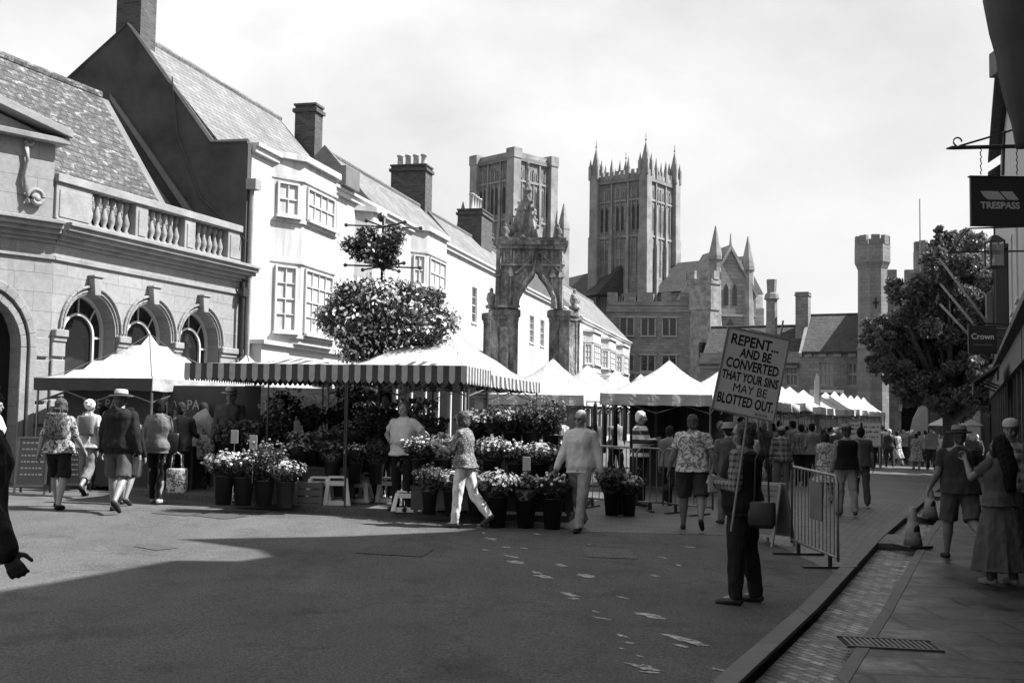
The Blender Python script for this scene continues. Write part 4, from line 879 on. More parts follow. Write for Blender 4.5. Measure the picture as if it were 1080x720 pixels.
# ================= tents
def tent(label,c0,a,b,la,lb,ze,zp,vh=.24,mat='canvas',group=None,vm=None,legs=True,stripe=False,name='market_tent',curve=1.35,cat='tent',topmat=None,pk=None):
    """corner c0, edge directions a,b with lengths la,lb"""
    a=Vector(a).normalized(); b=Vector(b).normalized(); c0=Vector(c0); base=g(c0.x,c0.y)
    t=thing(name,label,cat,(c0.x,c0.y,base),0,group); m=MB(); n=12
    def P(u,v):
        q=c0+a*la*u+b*lb*v; r=max(abs(2*u-1),abs(2*v-1)); z=ze+(zp-ze)*(1-r)**curve if r<1 else ze
        sag=.05*math.sin(math.pi*2*max(min(r,1),0)) *(1-abs(abs(2*u-1)-abs(2*v-1))) ; return (q.x-c0.x,q.y-c0.y,z-base-abs(sag)*.8)
    vs=[P(i/n,j/n) for i in range(n+1) for j in range(n+1)]; fs=[(i*(n+1)+j,(i+1)*(n+1)+j,(i+1)*(n+1)+j+1,i*(n+1)+j+1) for i in range(n) for j in range(n)]
    m.add(vs,fs); m.build('canopy',topmat or mat,t,True)
    m=MB()
    for (u,v) in ((0,0),(n,0),(0,n),(n,n)):
        h_=n//2; m.tube([Vector(vs[(u+(h_-u)*q//h_)*(n+1)+(v+(h_-v)*q//h_)])+Vector((0,0,.006)) for q in range(h_+1)],.006,5)
    m.build('seam','canvasg',t)
    m=MB(); k=0
    def edge(p,q,len_):
        nonlocal k
        ns=max(8,int(len_/.085)); out=(q-p).normalized(); nn=Vector((out.y,-out.x))
        for i in range(ns):
            u0,u1=i/ns,(i+1)/ns; P0=p.lerp(q,u0);P1=p.lerp(q,u1); s=i//2 if stripe else 0
            def dz(u): return (.035*abs(math.sin(u*ns*math.pi/4)) if stripe else .006*math.sin(u*30))
            w0=nn*(.015*math.sin(u0*31)+.012);w1=nn*(.015*math.sin(u1*31)+.012)
            m.add([(P0.x-c0.x,P0.y-c0.y,ze-base),(P1.x-c0.x,P1.y-c0.y,ze-base),(P1.x-c0.x+w1.x,P1.y-c0.y+w1.y,ze-vh-base-dz(u1)),(P0.x-c0.x+w0.x,P0.y-c0.y+w0.y,ze-vh-base-dz(u0))],[(0,1,2,3)],(s%2))
    A,B=a*la,b*lb; edge(c0,c0+A,la); edge(c0+A,c0+A+B,lb); edge(c0+A+B,c0+B,la); edge(c0+B,c0,lb)
    m.build('valance',[vm or mat,'strip'],t,True)
    if legs:
        for u,v in ((.02,.02),(.98,.02),(.02,.98),(.98,.98)):
            q=a*la*u+b*lb*v; L=MB(); L.tube([(q.x,q.y,-.05),(q.x,q.y,ze-base-.01)],.022,6); L.build('leg','steel',t)
        L=MB()
        for (u,v),(u2,v2) in (((.02,.02),(.98,.02)),((.98,.02),(.98,.98)),((.98,.98),(.02,.98)),((.02,.98),(.02,.02))):
            q=a*la*u+b*lb*v; q2=a*la*u2+b*lb*v2; mid=(q+q2)/2
            for s1,s2 in ((-.05,-.42),(-.42,-.05)): L.tube([(q.x,q.y,ze-base+s1),(mid.x,mid.y,ze-base+s2),(q2.x,q2.y,ze-base+s1)],.012,5)
        L.build('truss','steel',t)
    return t
tent('white gazebo with shade-darkened front valance beside the arched bank windows',(-6.24,19.8),(-.95,.3),(.3,.95),2.5,3.3,2.32,3.22,.22,vm='canvas')
o=[q for q in C.objects if q.name=='valance'][0]
# road-facing valance coloured dark: shade on the side away from the sun
for p in o.data.polygons:
    if abs(p.normal.dot(Vector((.3,.95,0)).normalized()))>.8 and p.center.dot(Vector((.3,.95,0)))<1: p.material_index=1
tent('low white gazebo half hidden behind the left striped awning',(-4.9,22.6),(-.95,.3),(.3,.95),2.6,3,2.3,3.0,.22)
def awn(label,c0,a,b,la,lb,ze,zr,side_mat='canvas'):
    """striped awning; front slope and ends striped"""
    a=Vector(a).normalized(); b=Vector(b).normalized(); c0=Vector(c0); base=g(c0.x,c0.y); t=thing('striped_awning',label,'awning',(c0.x,c0.y,base),0)
    def W(u,v,z): q=a*la*u+b*lb*v; return (q.x,q.y,z-base)
    ns=int(la/.09); m=MB()
    for i in range(ns):
        u0,u1=i/ns,(i+1)/ns
        for j in range(6):
            v0,v1=j/6*.5,(j+1)/6*.5
            def h(u,v):
                e=min(min(u,1-u)*la/(lb*.5)*1.0,1); r=min(v*2,e); return ze+(zr-ze)*r-.03*math.sin(r*math.pi)-.012*abs(math.sin(u*ns*.25*math.pi))*math.sin(min(1,v*2)*math.pi)
            m.add([W(u0,v0,h(u0,v0)),W(u1,v0,h(u1,v0)),W(u1,v1,h(u1,v1)),W(u0,v1,h(u0,v1))],[(0,1,2,3)],i%2 if v1*2<=1 and min(u0,1-u1)*la/(lb*.5)>=v0*2-.12 else (2 if u0>.5 else i%2))
            m.add([W(u0,1-v0,h(u0,v0)),W(u1,1-v0,h(u1,v0)),W(u1,1-v1,h(u1,v1)),W(u0,1-v1,h(u0,v1))],[(3,2,1,0)],2)
    m.build('canopy',['canvas','strip',side_mat],t,True)
    m=MB()
    for (u0,v0,u1,v1,L) in ((0,0,1,0,la),(1,0,1,1,lb),(1,1,0,1,la),(0,1,0,0,lb)):
        n=int(L/.09)*4
        for i in range(n):
            p,q=i/n,(i+1)/n
            def D(k): return .23+.05*abs(math.sin(k*n/4*math.pi))
            def X(k,z): return W(u0+(u1-u0)*k,v0+(v1-v0)*k,z)
            m.add([X(p,ze-.002),X(q,ze-.002),X(q,ze-D(q)),X(p,ze-D(p))],[(0,1,2,3)],(i//4)%2)
    m.build('valance',['canvas','strip'],t)
    for u,v in (((.03,.04),) if not la>2 else ())+((.5,.04),(.97,.04),(.03,.96),(.5,.96),(.97,.96)):
        q=W(u,v,0); L=MB(); L.tube([(q[0],q[1],-.02),(q[0],q[1],ze-base-.01)],.016,6); L.build('pole','iron',t)
    L=MB()
    for v in (.04,.5,.96): L.tube([W(.02,v,ze-.03 if v!=.5 else zr-.06),W(.98,v,ze-.03 if v!=.5 else zr-.06)] if v!=.5 else [W(.3,v,zr-.08),W(.7,v,zr-.08)],.016,5)
    for u in (.03,.97): L.tube([W(u,.04,ze-.03),W(u,.96,ze-.03)],.016,5)
    L.build('frame','iron',t); return t
awn('left black and white striped awning over the buckets of flowers',(-5.15,17.9),(1,-.06),(.2,1),2.62,2.6,2.52,2.68)
AW=awn('right striped awning with sunlit white side slope over the flower stall',(-2.55,17.2),(1,-.12),(.2,1),1.9,1.7,2.5,2.6)
tent('white canopy rising to a point behind the right striped awning',(-3.15,19.0),(1,-.03),(.22,1),2.45,6.2,2.5,3.5,.2,stripe=True)
for q in [(1.95,25.0)]:
    tent('first white market tent of the row, striped-jumper man standing in front',q,(1,-.03),(.33,.95),2.45,3,2.3,3.12,.25)
NT=['second','third','fourth','fifth','sixth','seventh','eighth','ninth','tenth','eleventh','twelfth','thirteenth','fourteenth']
for i in range(13):
    ji=random.uniform(-.08,.08); tent('%s white tent of the long market row, counted from the front'%NT[i],(2.2+.36*3.15*(i+1)+(.3 if i<1 else .0)+.12*i,25+.94*3.15*(i+1)),(1,-.03+ji*.8),(.33,.95),2.45,2.95,2.3+ji*.6,3.1+ji*1.6,.25,curve=1.35+ji*2,group='white tents of the long market row')
for i in range(4):
    tent('%s white tent of the short row between stone monument and long tent row'%['nearest','second','third','farthest'][i],(-.55+1.08*i,27.6+2.95*i),(1,-.03),(.33,.95),2.3,2.8,2.3,3.25,.25,group='white tents behind the monument')
# ================= leaves
def leaves(name,pts,size,mat,par=None,fl=None,loc=None,up=.3,nrm=None):
    m=MB(); vs=[];fs=[]; 
    for p in pts:
        d=Vector((random.gauss(0,1),random.gauss(0,1),random.gauss(0,1))).normalized(); e=d.orthogonal().normalized(); e=(Matrix.Rotation(random.uniform(0,6.28),3,d)@e); f=d.cross(e); s=size*random.uniform(.6,1.35); p=Vector(p); o=len(vs)
        vs+=[p-e*s*.5,p+f*s*.3-d*s*.06,p+e*s*.5,p-f*s*.3+d*s*.05]; fs.append((o,o+1,o+2,o+3))
    me=bpy.data.meshes.new(name); me.from_pydata([tuple(v) for v in vs],[],fs); me.materials.append(M[mat]); o=bpy.data.objects.new(name,me); C.objects.link(o)
    if par: o.parent=par
    return o
def crown_pts(clumps,n,shell=.55):
    pts=[]; tot=sum(c[1]**2 for c in clumps)
    for c,r,sz in clumps:
        for _ in range(int(n*r*r/tot)):
            d=Vector((random.gauss(0,1),random.gauss(0,1),random.gauss(0,1))).normalized(); q=r*(shell+(1-shell)*random.random()**.7)*random.uniform(.75,1.12)
            pts.append(Vector(c)+Vector((d.x*q,d.y*q,d.z*q*sz)))
    return pts
def tree(label,px,Y,prof,n,leaf,trunk_r,hcl=1.0):
    """prof: list of (px,py,r_px) main masses seen from the square"""
    b=gx(px,Y); t=thing('tree',label,'tree',(b.x,b.y,b.z)); cl=[]
    tr=MB(); masses=[]
    for x,y,r in prof:
        w=at(x,y,Y+random.uniform(-2.2,2.2)); rr=r/F*Y; c=w-b; masses.append((c,rr))
        for _ in range(15):
            d=Vector((random.gauss(0,1),random.gauss(0,1),random.gauss(0,1))).normalized(); cl.append((c+d*rr*random.uniform(.3,1.15),rr*random.uniform(.25,.48),.8))
    tr.tube([(0,0,-.2),(.05,.02,1.2),(-.05,.05,2.6),(.1,0,4)],[trunk_r*1.35,trunk_r,trunk_r*.85,trunk_r*.7],10)
    for c,rr in masses: tr.tube([(.05,.02,2.2),c*.5+Vector((0,0,.9)),c],[trunk_r*.5,trunk_r*.28,.04],7)
    tr.build('trunk','bark',t,True); leaves('crown',crown_pts(cl,n),leaf,'leaf',t); return t
tree('big leafy tree standing in front of the gatehouse arch',1003,47,[(965,330,36),(1000,290,36),(1035,300,34),(985,365,38),(1025,370,36),(1050,340,30),(950,375,28),(1010,265,22),(1055,395,26),(1000,400,24),(940,345,20),(1045,275,22),(1070,330,30),(968,395,22),(945,310,14),(1000,250,14),(930,360,12),(1030,415,24),(990,345,40),(960,408,22),(985,412,26),(1012,405,26),(940,392,18),(1040,410,20),(928,340,14),(1065,300,26),(1072,350,26),(1060,270,18),(1070,395,24),(935,382,22),(926,352,18),(1020,430,18)],150000,.15,.35)
tree('smaller paler tree in the shade of the right hand shops',1052,44,[(1040,400,20),(1060,385,22),(1072,410,22),(1030,415,12)],5000,.2,.16)
for i,(x,y) in enumerate(((880,434),(893,447)) if False else ()): pass
# ================= hanging flower tower
def flower_tower():
    Y=21.3; b=gx(400,Y); t=thing('flower_tower','tall iron post carrying tiers of hanging flower baskets above the striped awnings','flower tower',(b.x,b.y,b.z)); k=Y/F
    def W(px,py,dy=0): v=at(px,py,Y)-b; return Vector((v.x,dy,v.z))
    m=MB(); m.tube([(0,0,-.05),(0,0,.6),(0,0,W(400,230).z)],[.09,.05,.035],8); m.ell(W(402,229),(.07,.07,.1),8); m.build('post','iron',t,True)
    m=MB()
    for y in (239,281):
        z=W(400,y).z
        for a in range(0,180,60): d=Vector((math.cos(R(a+10)),math.sin(R(a+10)),0))*.72; m.tube([d+Vector((0,0,z)),-d+Vector((0,0,z))],.018,6)
        for a in range(0,360,60): d=Vector((math.cos(R(a+10)),math.sin(R(a+10)),0))*.7; m.ell(d+Vector((0,0,z)),(.04,.04,.04),6)
    m.build('arm','iron',t)
    cl=[]
    for q in range(90):
        d=Vector((random.gauss(0,1),random.gauss(0,1),random.gauss(0,1))).normalized(); f=random.uniform(.35,.82)
        cl.append((W(404+82*d.x*f,337-46*d.z*f,1.2*d.y*f),random.uniform(13,22)*k,.85))
    leaves('lower_foliage',crown_pts(cl,60000,.3),.052,'leaff',t)
    o=leaves('lower_flowers',crown_pts([(c+Vector((0,-.03,0)),r*1.08,z) for c,r,z in cl],4200,.97),.095,'fl0',t)
    cl=[]
    for q in range(26):
        d=Vector((random.gauss(0,1),random.gauss(0,1),random.gauss(0,1))).normalized(); f=random.uniform(.3,.75)
        cl.append((W(397+36*d.x*f,260-28*d.z*f,.55*d.y*f),random.uniform(8,13)*k,.85))
    leaves('upper_foliage',crown_pts(cl,12000,.3),.052,'leaff',t); leaves('upper_flowers',crown_pts([(c,r*1.1,z) for c,r,z in cl],500,.95),.08,'fl0',t)
flower_tower()
# ================= right hand buildings
SD=Vector((.998,.03)).normalized(); EL=R(50)
FU=Vector((-.371,-.928)); FO=Vector((17.9,42))
def facx(y): return 6.3+.4*(y-13)
def rt_frame(y): return (42-y)/.928
def skyline():
    out=[]
    for px,py in ((640,556),(480,560),(360,565),(186,568),(270,579),(284,586),(250,591),(180,590),(0,622),(-120,650)):
        p=G(px,py); x,y=p.x,p.y; t=(facx(y)-x)/(SD.x-.4*SD.y); out.append((rt_frame(y+SD.y*t),t*math.tan(EL)+p.z))
    return out
SK=skyline(); print('SKY',[(round(a,1),round(b,1)) for a,b in SK])
def shopfn(s0,s1,h,mat,dep,ops,poly=None,front='timber'):
    def fn(t):
        m=MB(); wallgrid(m,s0,s1,-1,h-.02 if not poly else min(p[1] for p in poly)-.3,0,[o[:4] for o in ops],.15); m.box(s0+.01,s1-.01,.16,dep,-1,h-.3); m.build('wall',mat,t)
        for o in ops: window(t,o[0],o[1],o[2],o[3],.1,o[4],o[5],gm='gld')
        if poly: m=MB(); m.prism([(s0,min(p[1] for p in poly)-.32)]+poly+[(s1,min(p[1] for p in poly)-.32)],.02,1.0,'y'); m.build('parapet',mat,t)
        else: roof(t,s0,s1,-.35,h,3,h+2.2,dep,h-.5,'slated')
        m=MB(); m.box(s0+.1,s1-.1,-.25,-.003,2.7,3.2); m.box(s0+.05,s1-.05,-.4,-.003,3.201,3.3); n=max(2,int((s1-s0)/1.7))
        for i in range(n+1): x=s0+.2+(s1-s0-.4)*i/n; m.box(x-.08,x+.08,-.18,-.003,-.5,2.699)
        m.build('shopfront',front,t); m=MB(); m.box(s0+.2,s1-.2,-.08,-.04,.2,2.69); m.build('shop_window','gld',t)
    return fn
house('shop_building','tall rendered shop house far along the right hand pavement',FO,FU,shopfn(0,8.6,9.4,'white2',7,[(1,2,4.5,6,2,4),(4,5,4.5,6,2,4),(6.6,7.6,4.5,6,2,4)]))
house('shop_building','white rendered shop house behind the lantern and the projecting signs at right',FO,FU,shopfn(8.65,SK[0][0]-.05,9.8,'white2',8,[(10+3*i,11.1+3*i,4.4,6.2,2,4) for i in range(4)]))
house('shop_building','added shop house hidden beyond the tree to shade the far square','' or FO,FU,shopfn(-36,-13,9.0,'stoned',7,[(-30+4*i,-28.8+4*i,4.5,6.2,2,4) for i in range(5)]))  # added house, hidden from view, only there to throw shade
poly=[(SK[0][0],9.7)]+[(a,b) for a,b in SK[1:]]+[(54,SK[-1][1]),]
house('shop_building','dark stone shop house outside the frame that shades the road',FO,FU,shopfn(SK[0][0],54,8,'stoned',8,[(31+3*i,32+3*i,4.4,6.2,2,4) for i in range(6)],poly))
def fp(y,z,out=0): return Vector((facx(y)-out*.928,y+out*.371,z))
# black timber bay hanging over the pavement
t=thing('oriel_bay','black timber oriel bay hanging from the white shop house at right','bay window'); y=29.5
m=MB(); m.M=Matrix.Translation(fp(y,0))@Matrix.Rotation(math.atan2(FU.y,FU.x),4,'Z')
m.box(-.8,.8,-.32,-.002,3.3,6.2); m.box(-.9,.9,-.4,-.002,6.21,6.35); m.prism([(-.7,3.3),(.7,3.3),(.5,2.9),(-.5,2.9)],-.3,-.002,'y')
m.build('bay_body','black',t,bevel=.02)
m=MB(); m.M=Matrix.Translation(fp(y,0))@Matrix.Rotation(math.atan2(FU.y,FU.x),4,'Z')
for k in range(3): m.box(-.74+.5*k,-.28+.5*k,-.35,-.322,4.1,5.9); m.build('pane','glass',t)
t=thing('shop_awning','dark shop awning sloping over the right hand pavement','awning'); m=MB()
m.M=Matrix.Translation(fp(23.6,0))@Matrix.Rotation(math.atan2(FU.y,FU.x),4,'Z')
m.prism([(-.41,2.95),(-.9,2.6),(-.9,2.35),(-.88,2.35),(-.88,2.57),(-.41,2.9)],-2.2,1.6,'x'); m.build('canvas','canvasd',t)
m=MB(); m.M=Matrix.Translation(fp(23.6,0))@Matrix.Rotation(math.atan2(FU.y,FU.x),4,'Z')
for x in (-2.1,0,1.5): m.tube([(x,-.42,2.5),(x,-.92,2.7)],.02,6)
m.build('arm','iron',t)
# dark furled flag drooping at the top right
t=thing('hanging_flag','dark furled flag drooping from its pole at the upper right','flag'); y=11.2
outl=[(1038,-30,.30),(1039,0,.30),(1046,35,.30),(1053,60,.28),(1056,85,.26),(1060,105,.22),(1067,130,.16),(1070,150,.1),(1071,157,.05)]
m=MB(); rs=[]; n=14
for i,(px,py,w) in enumerate(outl):
    l=at(px,py,y); c=l+Vector((w,0,0)); rs.append([c+Vector((w*math.cos(a)*(1+.12*math.sin(5*a+i*.3)),w*.45*math.sin(a)*(1+.3*math.sin(7*a)),0)) for a in [2*math.pi*q/n for q in range(n)]])
m.rings(rs); o=m.build('cloth','canvasd',t,True)
m=MB(); p=at(1052,-25,y)+Vector((.1,0,0)); m.tube([p+Vector((-.25,0,.15)),p+Vector((.7,-.2,-.25))],.025,8); m.build('flagpole','wood',t)
for nm,a,b,lab in (('alarm_box',(1047,53),(1056,80),'grey box fixed high beside the drooping dark flag'),):
    m=MB(); w=at(1051.5,67,14.5); m.box(w.x-.055,w.x+.06,w.y-.12,w.y+.12,w.z-.16,w.z+.16); m.tube([(w.x,w.y,w.z),(w.x+.9,w.y-.3,w.z)],.015,6); tag(m.build(nm,'canvasg',bevel=.01),lab,'box')
# projecting signs, lantern and poles
def signtext(par,s,size,c,mat,**k): return textmesh(s,size,'lettering',mat,par,Matrix.Translation(c)@Matrix.Rotation(R(90),4,'X'),**k)
y=12; t=thing('hanging_sign','square dark shop sign with pale pointed emblem hanging on chains','hanging sign',at(1054,214,y))
m=MB(); m.box(-.31,.31,-.02,.02,-.255,.27); m.box(-.325,.325,-.03,.03,.271,.285); m.build('board','black',t)
signtext(t,'TRESPASS',.098,(-.0,-.0225,-.035),cloth(.45),sx=1.0,bold=.003)
m=MB()
for pts in ([(-.21,.12),(-.02,.12),(.06,.03),(-.13,.03),(-.17,.06)],[(.0,.12),(.13,.12),(.2,.03),(.08,.03)]): m.prism(pts,-.0235,-.0205,'y')
m.build('emblem',cloth(.45),t)
a=at(998,157,y)-t.location; q=at(1075,153,y)-t.location; r=at(1012,154,y)-t.location
m=MB(); m.tube([a,a+Vector((.06,0,.012)),q+Vector((.6,0,.01))],[.008,.022,.022],8); m.tube([r,at(1046,144,y)-t.location,q+Vector((.5,0,.35))],.012,6)
pts=[r+Vector((-.02+.045*math.cos(k*.55),0,.045+.045*math.sin(k*.55))) for k in range(9)]; m.tube(pts,.009,6); m.tube([q+Vector((-.16,0,.15)),q+Vector((-.18,0,-.33))],.018,6); m.build('bracket','iron',t)
for px in (1034,1072):
    m=MB(); w0=at(px,157,y)-t.location
    for k in range(8): m.tube([(w0.x,(.008 if k%2 else 0),w0.z-.035*k),(w0.x+(0 if k%2 else .012),0,w0.z-.035*k-.02),(w0.x,(-.008 if k%2 else 0),w0.z-.035*k-.038)],.006,5)
    m.build('chain','iron',t)
y=18; w=at(1049,268,y); t=thing('wall_lantern','black iron lantern on a long bracket below the square hanging sign','lantern',w)
m=MB(); m.taper(-.13,.13,-.13,.13,.2,.3,.3)
for i in (-1,1):
    for j in (-1,1): m.box(i*.11-.012,i*.11+.012,j*.11-.012,j*.11+.012,-.2,.2)
m.box(-.13,.13,-.13,.13,-.23,-.2); m.box(-.12,.12,-.012,.012,-.0,.02); m.tube([(0,0,.3),(0,0,.45)],.015,6); m.build('cage','iron',t)
m=MB(); m.box(-.1,.1,-.1,.1,-.198,.198); m.build('pane','clear',t)
l=at(1000,266,y)-w; m=MB(); m.tube([l,l+Vector((1.3,0,.04))],.016,6); m.tube([l,at(1022,241,y)-w,Vector((.5,0,.45))],.014,6); m.build('bracket','iron',t)
y=24; w=at(1036,358,y); t=thing('hanging_sign','small dark inn sign with white lettering below the three slanting poles','hanging sign',w)
m=MB(); m.box(-.3,.3,-.02,.02,-.3,.3); m.tube([(-.2,0,.34),(1.2,0,.34)],.02,6); m.build('board','black',t); signtext(t,'Crown',.17,(0,-.022,.06),cloth(.7),bold=.002)
m=MB(); m.box(-.2,.2,-.024,-.0205,-.12,-.1); m.build('emblem','canvasg',t)
for i,(a,b,lab) in enumerate((((989,270),(1046,347),'uppermost of three bare flagpoles slanting from the shop wall in front of the tree'),((990,297),(1054,374),'middle and longest of three bare slanting flagpoles in front of the tree'),((990,319),(1024,355),'lowest of three bare slanting flagpoles in front of the tree'))):
    y=25+i*.8; p0=at(*b,y-.5); p1=at(*a,y+.4); t=thing('flagpole',lab,'flagpole',p0); m=MB(); m.tube([(0,0,0),p1-p0],[.034,.028],8); m.build('pole','wood',t,True)
    m=MB(); m.ell(p1-p0,(.07,.07,.06),8); m.lathe([(.1,.0),(.03,.06),(.06,.1),(.01,.18)],p1-p0+Vector((0,0,.03)),8); m.build('finial','iron',t,True); m=MB(); m.tube([(0,0,0),(.55 if i!=2 else 1.4,-.3,-.02)],.03,6); m.build('bracket','iron',t)
w=at(1046,331,36); t=thing('wall_sign','pale blank projecting board high beyond the slanting poles','sign',w); m=MB(); m.box(-.18,.18,-.05,.05,-.6,.6); m.build('board','canvasg',t); m=MB(); m.tube([(.1,0,.3),(1.2,0,.3)],.02,6); m.build('bracket','iron',t)
# ================= placard
def placard():
    Y=10.55; c=at(792,394.5,Y); t=thing('placard','tilted grey placard on two sticks reading REPENT AND BE CONVERTED','placard',c,0)
    TL,TR,BR,BL=[at(*p,Y)-c for p in ((772,344.5),(835,358),(817,445),(749,430))]
    Xd=((TR-TL)+(BR-BL)).normalized(); Zd=((TL-BL)+(TR-BR)); Zd=(Zd-Xd*Zd.dot(Xd)).normalized(); Yd=Zd.cross(Xd)
    Mx=Matrix((Xd,Yd,Zd)).transposed().to_4x4(); W=((TR-TL).length+(BR-BL).length)/2; H=((TL-BL).length+(TR-BR).length)/2
    m=MB(); m.M=Mx; m.box(-W/2,W/2,-.006,.006,-H/2,H/2); m.build('board',plain('placard_card',.34,.7,.1,3,.002,30),t,bevel=.003)
    m=MB(); m.M=Mx
    for a in ((-W/2-.004,-W/2+.012,-H/2,H/2),(W/2-.012,W/2+.004,-H/2,H/2)): m.box(a[0],a[1],-.013,.013,a[2],a[3])
    m.box(-W/2+.013,W/2-.013,-.012,.012,H/2-.012,H/2+.004); m.box(-W/2+.013,W/2-.013,-.012,.012,-H/2-.004,-H/2+.012); m.build('edging',plain('placard_edge',.13,.6,.2),t)
    rows=[('REPENT...',.135,.285,.76,-.02),('AND BE',.12,.175,.5,.01),('CONVERTED',.128,.065,.84,0),('THAT YOUR SINS',.115,-.05,.9,.0),('MAY BE',.115,-.155,.54,.02),('BLOTTED OUT.',.13,-.27,.9,.0)]
    for s,sz,z,sx,dx in rows: textmesh(s,sz,'lettering',cloth(.012),t,Mx@Matrix.Translation((dx,-.0075,z))@Matrix.Rotation(R(90),4,'X'),width=sx*W,bold=(0 if s=='MAY BE' else .003),ext=.001)
    textmesh('ACTS 3.19.',.032,'lettering',cloth(.03),t,Mx@Matrix.Translation((W*.28,-.0075,-.355))@Matrix.Rotation(R(90),4,'X'),sx=.8,ext=.001)
    for x0,x1,pt,pb,r in ((0,0,(801,352),(771,560),.011),(0,0,(826,338),(809,432),.009)):
        m=MB(); a=at(*pt,Y+.03)-c; b=at(*pb,Y+.05 if pt[0]<810 else Y+.02)-c; m.tube([a,b],r,8); m.build('stick','wood',t)
    m=MB(); m.tube([at(790,347,Y+.03)-c,at(826,356,Y+.03)-c],.006,6); m.build('brace','wood',t)
placard()
# ================= barriers, cones, boards
def barrier(label,p0,p1,name='crowd_barrier',cat='barrier',group=None):
    p0=Vector(p0);p1=Vector(p1); d=(p1-p0); L=d.length; t=thing(name,label,cat,p0,math.atan2(d.y,d.x),group); sl=(p1.z-p0.z)/L
    m=MB(); r=.018
    m.tube([(0,0,.12),(0,0,1.02),(.08,0,1.1),(L-.08,0,1.1+sl*L),(L,0,1.02+sl*L),(L,0,.12+sl*L)],r,8); m.tube([(0,0,.16),(L,0,.16+sl*L)],r*.9,8); m.build('frame','steel',t,True)
    n=int(L/.115)
    for i in range(1,n): x=L*i/n; m=MB(); m.tube([(x,0,.16+sl*x),(x,0,1.09+sl*x)],.008,6); m.build('bar','steel',t)
    for x in (.25,L-.25): m=MB(); m.box(x-.03,x+.03,-.33,.33,sl*x,.03+sl*x); m.box(x-.02,x+.02,-.02,.02,.031+sl*x,.15+sl*x); m.build('foot','iron',t)
    return t
a=G(835,582);b=G(884,603); d=(b-a).normalized()
t=barrier('near steel crowd barrier with a paper notice beside the dark-vested placard man',a,b+d*.0)
m=MB(); m.box(.75,1.15,-.035,-.028,.5,.95); m.build('notice',plain('faded_notice',.1,.7,.2),t)
for i,(x0,x1,y0,y1,lab) in enumerate(((612,668,20.6,20.2,'low steel barrier in front of the striped-jumper man'),(700,752,20.0,19.4,'steel barrier behind the man in patterned shirt'),(672,700,20.1,20.1,'short steel barrier under the white tent between two longer ones'))):
    barrier(lab,gx(x0,y0),gx(x1,y1))
def cone(label,px,py,h):
    p=G(px,py,.015); t=thing('traffic_cone',label,'traffic cone',p,.3,'traffic cones on the pavement edge'); s=h/.5
    m=MB(); m.box(-.17*s,.17*s,-.17*s,.17*s,0,.035*s); m.build('base','plastk',t,bevel=.008)
    m=MB(); m.lathe([(.115*s,.036*s),(.09*s,.15*s),(.045*s,.42*s),(.035*s,.48*s),(.02*s,.49*s)],(0,0,0),20); m.build('cone',plain('grey_cone_plastic',.2,.5,.2,5),t,True)
    m=MB(); m.lathe([(.0925*s,.14*s),(.0935*s,.142*s),(.064*s,.312*s),(.062*s,.312*s)],(0,0,0),20); m.build('reflective_band',cloth(.36),t,True)
    m=MB(); m.ell((0,-.078*s,.22*s),(.045*s,.012*s,.06*s),10,Rm=Matrix.Rotation(R(10),3,'X')); m.build('disc',cloth(.03),t,True)
cone('nearer traffic cone with a dark spot on its pale band',963,577,.56); cone('farther traffic cone beside the gutter slab',981,547,.6)
# bollard-like post left of the near cone, folding sign
def aboard(label,px,py,w,h,yaw,mat,lines,fm='timber',dark=False):
    p=G(px,py); t=thing('a_board',label,'a-board',p,R(yaw))
    for s in (-1,1):
        m=MB(); m.M=Matrix.Translation((0,s*.22,0))@Matrix.Rotation(R(s*12),4,'X'); 
        m.box(-w/2,-w/2+.035,-.012,.012,0,h); m.box(w/2-.035,w/2,-.012,.012,0,h); m.box(-w/2+.036,w/2-.036,-.012,.012,h-.035,h); m.box(-w/2+.036,w/2-.036,-.012,.012,.12,.155); f=m.build('board_frame',fm,t)
        q=MB(); q.M=m.M; q.box(-w/2+.036,w/2-.036,-.006,.006,.156,h-.036)
        if s==-1 and lines:
            rnd=random.Random(px)
            for i in range(lines):
                z=h-.1-(h-.32)*i/lines; x=-w/2+.08
                while x<w/2-.1: l=rnd.uniform(.02,.06); q.box(x,x+l,-.009,-.0065,z-.015,z+.012,1); x+=l+.02
        q.build('panel',[mat,'canvasg' if dark else 'iron'],f)
    return t
aboard('leaning a-board poster between the placard man and the near barrier',812,574,.5,.85,-55,'canvasg',7,'wood')
aboard('chalk menu board behind the woman with patterned backpack',72,518,.62,1.0,0,'black',8,dark=True)
aboard('small chalk board at the far left behind the walking people',34,520,.5,.95,10,'black',6,dark=True)
# dark banner at the stall under the white gazebo
t=thing('stall_banner','dark banner with pale lettering strung across the gazebo stall','banner',(-8.2,20.9,g(-8,21)),R(-14))
m=MB(); m.box(0,2.0,0,.02,.5,1.85); m.build('cloth','canvasd',t); textmesh('THE PA',.24,'lettering','paper',t,Matrix.Translation((.75,-.003,1.5))@Matrix.Rotation(R(90),4,'X'),sx=.9)
m=MB(); m.box(2.1,3.9,.05,.07,.4,1.85); m.build('cloth','canvasd',t); textmesh('PA',.24,'lettering','paper',t,Matrix.Translation((2.6,.047,1.5))@Matrix.Rotation(R(90),4,'X'),sx=.9)
t=thing('trestle_table','dark clothed trestle table under the white gazebo','table',(-8.0,20.4,g(-8,20)),R(-14)); m=MB(); m.box(0,2.6,0,.8,.74,.79); m.build('table_top','timber',t); m=MB(); m.box(.02,2.58,.02,.78,.05,.739); m.build('table_skirt','canvasd',t)
